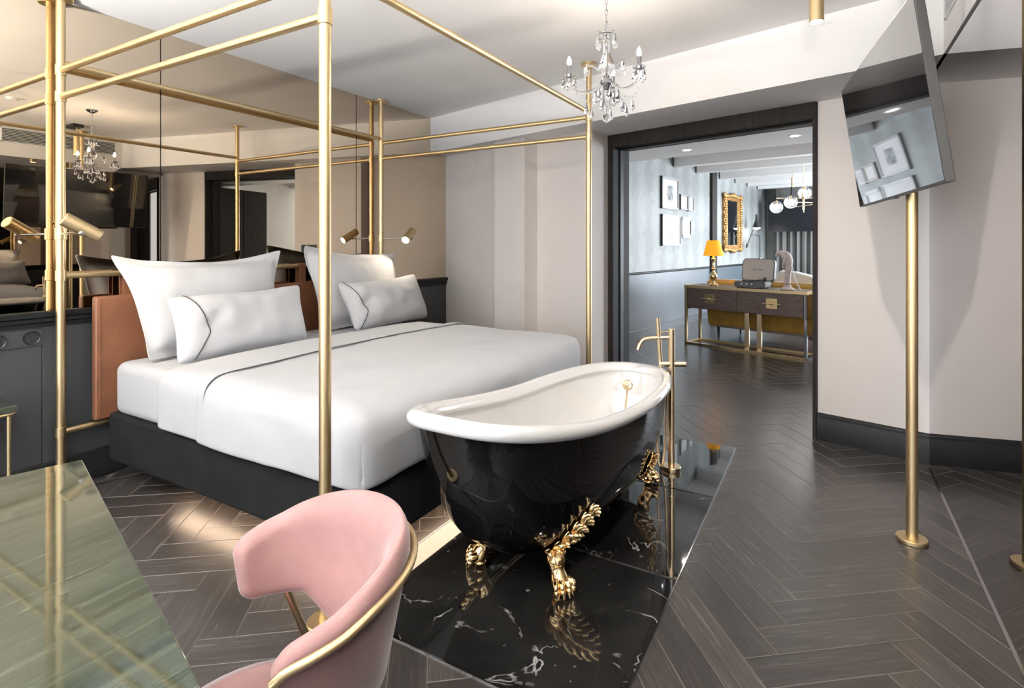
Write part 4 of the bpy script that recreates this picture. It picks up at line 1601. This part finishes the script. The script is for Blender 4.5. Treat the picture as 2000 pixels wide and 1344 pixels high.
# table lamp
tl_ = CM @ Vector((0.30, 0.20, 0.771))
lp_ = thing('table_lamp', 'gilt table lamp with glowing yellow shade on the console', 'lamp', tl_)
obj('base', lathe(nb(), [(0, 0), (0.062, 0), (0.064, 0.010), (0.050, 0.018), (0.026, 0.028), (0.018, 0.05), (0.024, 0.065), (0.044, 0.095), (0.050, 0.12), (0.040, 0.145), (0.022, 0.17), (0.017, 0.20), (0.028, 0.215), (0.020, 0.225), (0.017, 0.30), (0.024, 0.33), (0.030, 0.345), (0.012, 0.36), (0.008, 0.42), (0, 0.42)], tl_, 24), M['gold'], lp_, smooth=50)
bm = nb()
n = 28
for r0, r1 in ((0.128, 0.078), (0.125, 0.075)):
    a = [bm.verts.new(tl_ + Vector((r0 * math.cos(2 * PI * i / n), r0 * math.sin(2 * PI * i / n), 0.385))) for i in range(n)]
    b = [bm.verts.new(tl_ + Vector((r1 * math.cos(2 * PI * i / n), r1 * math.sin(2 * PI * i / n), 0.585))) for i in range(n)]
    bridge(bm, a, b)
sh_ = obj('shade', bm, M['lampshade'], lp_, smooth=60)
obj('bulb', ellipsoid(nb(), tl_ + Vector((0, 0, 0.46)), 0.025, 0.025, 0.035), M['down_led'], lp_)

# portable record player with open lid
rc = Matrix.Translation(CM @ Vector((0.82, 0.17, 0.771))) @ Matrix.Rotation(-ca + R(4), 4, 'Z')
rp = thing('record_player', 'black suitcase record player with open beige lined lid on console', 'record player', rc.translation)
obj('case', bx(-0.185, 0.185, -0.11, 0.11, 0.012, 0.075, rc), M['grey_case'], rp, bevel=0.008)
obj('deck', bx(-0.175, 0.175, -0.10, 0.10, 0.074, 0.080, rc), M['black'], rp, bevel=0.002)
obj('platter', cyl(nb(), rc @ Vector((-0.04, 0.01, 0.079)), rc @ Vector((-0.04, 0.01, 0.090)), 0.085, 32), M['black'], rp)
obj('tonearm', tube(nb(), [rc @ Vector((0.12, 0.07, 0.10)), rc @ Vector((0.12, 0.0, 0.105)), rc @ Vector((0.07, -0.06, 0.098))], 0.006, 8), M['chrome'], rp)
obj('tonearm_post', cyl(nb(), rc @ Vector((0.12, 0.07, 0.078)), rc @ Vector((0.12, 0.07, 0.125)), 0.016, 14), M['black'], rp)
for x in (-0.09, -0.03, 0.03):
    obj('front_control', cyl(nb(), rc @ Vector((x, -0.112, 0.048)), rc @ Vector((x, -0.118, 0.048)), 0.014, 14), M['chrome'], rp)
for x in (-0.15, 0.15):
    for y in (-0.08, 0.08):
        obj('foot', cyl(nb(), rc @ Vector((x, y, 0)), rc @ Vector((x, y, 0.013)), 0.012, 12), M['black'], rp)
lidm = rc @ Matrix.Translation((0.02, 0.105, 0.078)) @ Matrix.Rotation(R(90) - R(12), 4, 'X')
bm = nb()
prism(bm, rrect(-0.195, 0.195, 0.0, 0.285, 0.05, 6), -0.075, 0.0, lidm)
lid = obj('lid', bm, M['grey_case'], rp, bevel=0.004)
bm = nb()
prism(bm, rrect(-0.183, 0.183, 0.012, 0.273, 0.042, 6), 0.0, 0.003, lidm)
obj('lining', bm, M['beige'], lid)
bm = nb()
for k in range(9):
    if k == 4:
        continue
    box(bm, -0.058 + k * 0.013, -0.049 + k * 0.013, 0.134, 0.146, 0.003, 0.0035, lidm)
obj('lettering', bm, M['grey_case'], lid, smooth=0)
obj('latch', bx(-0.015, 0.015, 0.282, 0.296, -0.04, -0.01, lidm), M['chrome'], lid)

# pale figure on round foot
fp = CM @ Vector((1.245, 0.13, 0.771))
fg = thing('figurine', 'pale pink sculpted figure bending forward on a round foot', 'figurine', fp)
lx = -CT
obj('foot', lathe(nb(), [(0, 0), (0.072, 0), (0.075, 0.012), (0.060, 0.026), (0.040, 0.036), (0.036, 0.06), (0.0, 0.06)], fp, 24), M['pinkstone'], fg)
bm = nb()
tube(bm, [fp + Vector((0, 0, 0.05)), fp + Vector((0, 0, 0.13)), fp + Vector((0, 0, 0.20)) - lx * 0.008, fp + Vector((0, 0, 0.28)) - lx * 0.012, fp + Vector((0, 0, 0.345)) - lx * 0.008, fp + Vector((0, 0, 0.395)) + lx * 0.012, fp + Vector((0, 0, 0.425)) + lx * 0.05, fp + Vector((0, 0, 0.43)) + lx * 0.085, fp + Vector((0, 0, 0.40)) + lx * 0.11],
     [0.036, 0.030, 0.034, 0.042, 0.055, 0.060, 0.048, 0.038, 0.020], 16)
ellipsoid(bm, fp + Vector((0, 0, 0.425)) + lx * 0.10, 0.032, 0.032, 0.026)
ellipsoid(bm, fp + Vector((0, 0, 0.400)) + lx * 0.120, 0.020, 0.018, 0.024)
obj('body', bm, M['pinkstone'], fg, smooth=70, subsurf=1)
bm = nb()
for s in (1, -1):
    tube(bm, [fp + Vector((0, 0, 0.37)) + CN * s * 0.045, fp + Vector((0, 0, 0.30)) + CN * s * 0.055 + lx * 0.03, fp + Vector((0, 0, 0.235)) + lx * 0.035 + CN * s * 0.02], [0.02, 0.017, 0.012], 10)
obj('arms', bm, M['pinkstone'], fg, smooth=60)
obj('cable', tube(nb(), bez(fp + Vector((0, 0, 0.30)) - lx * 0.05, fp + Vector((0, 0, 0.2)) - lx * 0.06, fp + Vector((0, 0.0, 0.08)) - lx * 0.09, fp + Vector((0, 0, 0.006)) - lx * 0.15, 10), 0.005, 8), M['white_paint'], fg)

# mustard sofa with its back to the console
sM = CM @ Matrix.Translation((0.0, 0.55, 0))
sf = thing('sofa', 'mustard yellow velvet sofa standing behind the console', 'sofa', sM @ Vector((0.95, 0.4, 0)))
bm = nb()
pr = []
for (y, z) in ((0.02, 0.20), (0.0, 0.30), (-0.03, 0.55), (-0.02, 0.785), (0.04, 0.828), (0.12, 0.828), (0.17, 0.78), (0.20, 0.45), (0.22, 0.20), (0.12, 0.155)):
    pr.append((y, z))
a = [bm.verts.new(sM @ Vector((0.03, y, z))) for y, z in pr]
b = [bm.verts.new(sM @ Vector((2.05, y, z))) for y, z in pr]
bridge(bm, a, b)
bm.faces.new(a[::-1])
bm.faces.new(b)
obj('back', bm, M['mustard'], sf, bevel=0.025, bseg=3)
obj('seat', bx(0.1, 1.98, 0.18, 0.85, 0.18, 0.43, sM), M['mustard'], sf, bevel=0.05, bseg=4)
for x in (0.0, 1.92):
    obj('arm', bx(x, x + 0.16, 0.05, 0.85, 0.18, 0.60, sM), M['mustard'], sf, bevel=0.05, bseg=4)
for x, y in ((0.15, 0.10), (1.93, 0.10), (0.15, 0.78), (1.93, 0.78)):
    obj('leg', tube(nb(), [sM @ Vector((x, y, 0.19)), sM @ Vector((x, y, 0.0))], [0.026, 0.012], 12), M['black'], sf)
# cream chair beyond
cm_ = Matrix.Translation((-0.42, 9.35, 0)) @ Matrix.Rotation(-R(22), 4, 'Z')
cc = thing('lounge_chair', 'cream boucle lounge chair with rounded back beyond the console', 'chair', (-0.42, 9.35, 0))
bm = nb()
prs = [(-0.36, 0.42), (-0.37, 0.60), (-0.33, 0.80), (-0.22, 0.90), (0.0, 0.885), (0.22, 0.84), (0.33, 0.78), (0.37, 0.60), (0.36, 0.42)]
a = [bm.verts.new(cm_ @ Vector((x, 0.0, z))) for x, z in prs]
b = [bm.verts.new(cm_ @ Vector((x, 0.12, z))) for x, z in prs]
bridge(bm, a, b)
bm.faces.new(a[::-1])
bm.faces.new(b)
obj('back', bm, M['boucle'], cc, bevel=0.03, bseg=3)
obj('seat', bx(-0.36, 0.36, 0.05, 0.70, 0.25, 0.46, cm_), M['boucle'], cc, bevel=0.05, bseg=4)
for x, y in ((-0.3, 0.1), (0.3, 0.1), (-0.3, 0.62), (0.3, 0.62)):
    obj('leg', cyl(nb(), cm_ @ Vector((x, y, 0)), cm_ @ Vector((x, y, 0.26)), 0.016, 12), M['black'], cc)


# --- framed pictures
def picture(u0, u1, z0, z1, mount, pr_mat, inner, label, frame_m, fw=0.03):
    t = thing('picture', label, 'picture', r2(WP, (u0 + u1) / 2, (z0 + z1) / 2), group='framed pictures on the grey wallpaper')
    d = 0.035
    bm = nb()
    box(bm, WP, WP + d, u0, u0 + fw, z0, z1, RM)
    box(bm, WP, WP + d, u1 - fw, u1, z0, z1, RM)
    box(bm, WP, WP + d, u0, u1, z0, z0 + fw, RM)
    box(bm, WP, WP + d, u0, u1, z1 - fw, z1, RM)
    for f in bm.faces:
        c = f.calc_center_median()
        if abs(f.normal.dot(NB)) < 0.5 if f.normal.length > 0 else False:
            pass
    obj('frame', bm, frame_m, t, smooth=0)
    bm = nb()
    box(bm, WP, WP + d - 0.002, u0 - 0.004, u0, z0 - 0.004, z1 + 0.004, RM)
    obj('frame_side', bm, M['black'], t, smooth=0)
    obj('mount', bx(WP, WP + 0.020, u0 + fw * 0.8, u1 - fw * 0.8, z0 + fw * 0.8, z1 - fw * 0.8, RM), mount, t, smooth=0)
    i0, i1, j0, j1 = inner
    obj('print', bx(WP + 0.018, WP + 0.0215, u0 + (u1 - u0) * i0, u0 + (u1 - u0) * i1, z0 + (z1 - z0) * j0, z0 + (z1 - z0) * j1, RM), pr_mat, t, smooth=0)
    return t


picture(7.78, 8.40, 1.855, 2.345, M['paper'], M['print'], (0.34, 0.66, 0.28, 0.74), 'large white mounted picture, upper one of the left column', M['silver_frame'])
picture(7.79, 8.49, 1.285, 1.765, M['paper'], M['pale_print'], (0.30, 0.62, 0.28, 0.42), 'large nearly blank white picture, lower one of the left column', M['silver_frame'])
picture(8.47, 8.78, 1.87, 2.115, M['beige'], M['paper'], (0.2, 0.8, 0.15, 0.85), 'small narrow picture with pinkish print, left one of the close pair', M['silver_frame'], 0.018)
picture(8.795, 9.02, 1.86, 2.105, M['paper'], M['pale_print'], (0.25, 0.75, 0.2, 0.8), 'small narrow pale picture, right one of the close pair', M['silver_frame'], 0.018)
picture(8.52, 8.95, 1.41, 1.75, M['silver_frame'], M['paper'], (0.30, 0.72, 0.22, 0.78), 'medium picture with wide silver frame below the small pair', M['silver_frame'], 0.06)

# --- gilded mirror
gm = thing('gilded_mirror', 'tall ornate gilded mirror hanging on the grey wallpaper', 'mirror', r2(WP, 11.0, 1.73))
u0, u1, z0, z1 = 10.48, 11.50, 1.18, 2.27
bm = nb()
fw = 0.19
for (ua, ub, za, zb) in ((u0, u0 + fw, z0, z1), (u1 - fw, u1, z0, z1), (u0, u1, z0, z0 + fw * 0.6), (u0, u1, z1 - fw * 0.6, z1)):
    box(bm, WP, WP + 0.05, ua, ub, za, zb, RM)
fo = obj('frame', bm, M['gilt'], gm, bevel=0.012, bseg=2)
bm = nb()
for k in range(24):
    f = k / 23
    for uu in (u0 + 0.05, u1 - 0.05):
        ellipsoid(bm, r2(WP + 0.05, uu + 0.02 * math.sin(k * 2.1), z0 + (z1 - z0) * f), 0.028, 0.05, 0.034, None, 8, 6)
for k in range(20):
    f = k / 19
    for zz, bul in ((z0 + 0.03, -1), (z1 - 0.03, 1)):
        ellipsoid(bm, r2(WP + 0.05, u0 + (u1 - u0) * f, zz + bul * 0.03 * math.exp(-((f - 0.5) / 0.15) ** 2)), 0.028, 0.05, 0.032 + 0.02 * math.exp(-((f - 0.5) / 0.1) ** 2), None, 8, 6)
obj('carving', bm, M['gilt'], fo, smooth=60)
obj('glass', bx(WP, WP + 0.03, u0 + fw * 0.9, u1 - fw * 0.9, z0 + fw * 0.5, z1 - fw * 0.5, RM), M['clear_mirror'], gm, smooth=0)

# --- switches, socket, thermostat on the wallpaper wall
for z0_, z1_, nm, lb, mm in ((1.375, 1.455, 'wall_switch', 'small framed grey switch plate by the doorway in the lounge', 'silver_frame'), (1.28, 1.35, 'thermostat', 'small white control plate just below the grey switch', 'white_paint')):
    t = thing(nm, lb, 'switch', r2(WP, 6.64, z0_))
    pl = obj('plate', bx(WP, WP + 0.01, 6.57, 6.72, z0_, z1_, RM), M['black'] if nm == 'wall_switch' else M[mm], t, bevel=0.002)
    obj('rocker', bx(WP + 0.01, WP + 0.013, 6.60, 6.69, z0_ + 0.014, z1_ - 0.014, RM), M[mm], t)
t = thing('wall_outlet', 'black wall outlet low on the blue grey panelling', 'outlet', r2(WP, 6.66, 0.25))
obj('plate', bx(WP + 0.006, WP + 0.016, 6.58, 6.76, 0.20, 0.30, RM), M['black'], t, bevel=0.002)
obj('insert', lathe(nb(), [(0, 0), (0.03, 0), (0.032, 0.003), (0, 0.003)], r2(WP + 0.016, 6.67, 0.25), 20, NB), M['screen'], t)

# --- black arc floor lamp by the mirror
fb = r2(WP + 0.28, 11.92, 0)
al_ = thing('arc_floor_lamp', 'thin black arc floor lamp with small cone shade beside gilded mirror', 'lamp', fb)
s0 = fb
pts = [s0, s0 + Vector((0, 0, 1.38))] + bez(s0 + Vector((0, 0, 1.40)), s0 + Vector((0, 0, 1.50)), s0 + Vector((0, 0, 1.52)) - RGT * 0.06, s0 + Vector((0, 0, 1.51)) - RGT * 0.17, 8)
obj('stand', tube(nb(), pts, 0.011, 10), M['black'], al_)
obj('base', lathe(nb(), [(0, 0), (0.13, 0), (0.13, 0.02), (0.02, 0.03), (0, 0.03)], s0, 28), M['black'], al_)
obj('arm', cyl(nb(), s0 + Vector((0, 0, 1.30)) - RGT * 0.26, s0 + Vector((0, 0, 1.66)) - RGT * 0.12, 0.009, 10), M['black'], al_)
obj('counterweight', cyl(nb(), s0 + Vector((0, 0, 1.24)) - RGT * 0.275, s0 + Vector((0, 0, 1.32)) - RGT * 0.255, 0.022, 12), M['black'], al_)
hd_ = s0 + Vector((0, 0, 1.62)) - RGT * 0.07
obj('shade', lathe(nb(), [(0.0, 0.31), (0.020, 0.31), (0.028, 0.18), (0.088, 0.03), (0.084, 0.03), (0.024, 0.17), (0.0, 0.18)], hd_, 24), M['black'], al_, smooth=50)
obj('bulb', lathe(nb(), [(0, 0.075), (0.045, 0.065), (0.075, 0.03), (0.045, 0.005), (0, -0.002)], hd_, 20), M['down_led'], al_)

# --- wall television in the lounge, on a ceiling pole
lt = thing('television', 'black wide television hanging before the grey curtains in lounge', 'television', r2(-2.9, 12.72, 1.9))
obj('housing', bx(-3.36, -2.22, 12.70, 12.75, 1.58, 2.25, RM), M['black'], lt, bevel=0.004)
obj('screen', bx(-3.345, -2.235, 12.695, 12.702, 1.595, 2.235, RM), M['matt_screen'], lt, smooth=0)
obj('pole', cyl(nb(), r2(-2.9, 12.765, 1.9), r2(-2.9, 12.765, 2.53), 0.025, 12), M['black'], lt)

# --- brass pendant with clear globes
pc = Vector((-0.31, 9.55, 0))
pd = thing('globe_pendant', 'brass rod pendant light with glowing clear glass globes in lounge', 'pendant light', (pc.x, pc.y, 2.72))
obj('drop_rod', cyl(nb(), pc + Vector((0, 0, 1.80)), pc + Vector((0, 0, 2.72)), 0.006, 10), M['pale_brass'], pd)
for z, l0, l1, dr in ((2.02, -0.42, 0.55, RGT), (1.955, -0.16, 0.6, RGT + FWD * 0.3), (1.90, -0.3, 0.3, FWD)):
    dr = dr.normalized()
    obj('cross_rod', cyl(nb(), pc + dr * l0 + Vector((0, 0, z)), pc + dr * l1 + Vector((0, 0, z)), 0.0075, 10), M['pale_brass'], pd)
obj('hub', cyl(nb(), pc + Vector((0, 0, 1.84)), pc + Vector((0, 0, 2.10)), 0.015, 14), M['pale_brass'], pd)
for off in ((-0.30, -0.2, 1.94), (-0.42, 0.0, 1.88), (0.02, 0.0, 2.10), (0.45, 0.0, 1.95)):
    g = pc + RGT * off[0] + FWD * off[1]
    gp = Vector((g.x, g.y, off[2]))
    gl = obj('globe', ellipsoid(nb(), gp, 0.095, 0.095, 0.095, None, 24, 14), M['glass'], pd, smooth=80)
    obj('globe_bulb', ellipsoid(nb(), gp, 0.030, 0.030, 0.036), M['globe_led'], gl)
    obj('globe_socket', cyl(nb(), gp + Vector((0, 0, 0.03)), gp + Vector((0, 0, 0.10)), 0.014, 12), M['pale_brass'], gl)
for off in ((-0.12, 0.1),):
    g = pc + RGT * off[0] + FWD * off[1]
    obj('drop_cylinder', cyl(nb(), g + Vector((0, 0, 2.20)), g + Vector((0, 0, 2.36)), 0.018, 12), M['pale_brass'], pd)
    obj('drop_wire', cyl(nb(), g + Vector((0, 0, 2.36)), g + Vector((0, 0, 2.72)), 0.003, 8), M['pale_brass'], pd)

# --- downlights and ceiling grille of the low lounge ceiling
def unproject(px, py, z):
    d = (1.3 - z) * 1062.0 / (py - 478.0)
    v = FWD + RGT * ((px - 1000) / 1062.0)
    return Vector((v.x * d, v.y * d, z))


for px, py, lb in ((1341, 293, 'round recessed downlight in low lounge ceiling, left of the vent'), (1552, 265.5, 'round recessed downlight in low lounge ceiling, right of the vent')):
    p = unproject(px, py, 2.40)
    t = thing('downlight', lb, 'downlight', p, group='recessed downlights of the lounge')
    obj('trim_ring', lathe(nb(), [(0.042, -0.001), (0.055, -0.004), (0.058, 0.0), (0.042, 0.0)], p, 28), M['white_paint'], t)
    obj('lens', lathe(nb(), [(0.0, -0.002), (0.042, -0.002), (0.042, 0.0), (0.0, 0.0)], p, 24), M['down_led'], t)
g0 = unproject(1362, 274, 2.40)
gx = unproject(1448, 264, 2.40)
gd = (gx - g0)
gd.z = 0
gl_ = gd.length
gd.normalize()
gn = Vector((gd.y, -gd.x, 0))
if gn.dot(FWD) > 0:
    gn = -gn
GM = Matrix(((gd.x, gn.x, 0, g0.x), (gd.y, gn.y, 0, g0.y), (0, 0, 1, 2.40), (0, 0, 0, 1)))
cg = thing('ceiling_grille', 'square white air grille in low lounge ceiling', 'vent', g0)
bm = nb()
W_ = gl_
box(bm, -0.03, W_ + 0.03, -0.03, 0.0, -0.008, 0.0, GM)
box(bm, -0.03, W_ + 0.03, 0.55, 0.58, -0.008, 0.0, GM)
box(bm, -0.03, 0.0, -0.03, 0.58, -0.008, 0.0, GM)
box(bm, W_, W_ + 0.03, -0.03, 0.58, -0.008, 0.0, GM)
obj('grille_frame', bm, M['white_paint'], cg)
obj('backing', bx(0, W_, 0, 0.55, -0.002, 0.0, GM), M['dark_void'], cg)
for k in range(14):
    y = 0.02 + 0.53 * k / 13
    obj('slat', bx(0, W_, y - 0.006, y + 0.006, -0.007, -0.003, GM), M['white_paint'], cg)
for k in range(1, 4):
    x = W_ * k / 4
    obj('divider', bx(x - 0.004, x + 0.004, 0, 0.55, -0.008, -0.004, GM), M['white_paint'], cg)
# red cushion edge glimpsed below the sofa
rg = obj('floor_cushion', prism(nb(), rrect(0.95, 1.25, 1.05, 1.45, 0.08), 0.0, 0.12, sM), M['red_cloth'], None, bevel=0.03, bseg=3)
tag(rg, 'small red floor cushion glimpsed under the sofa', 'cushion')
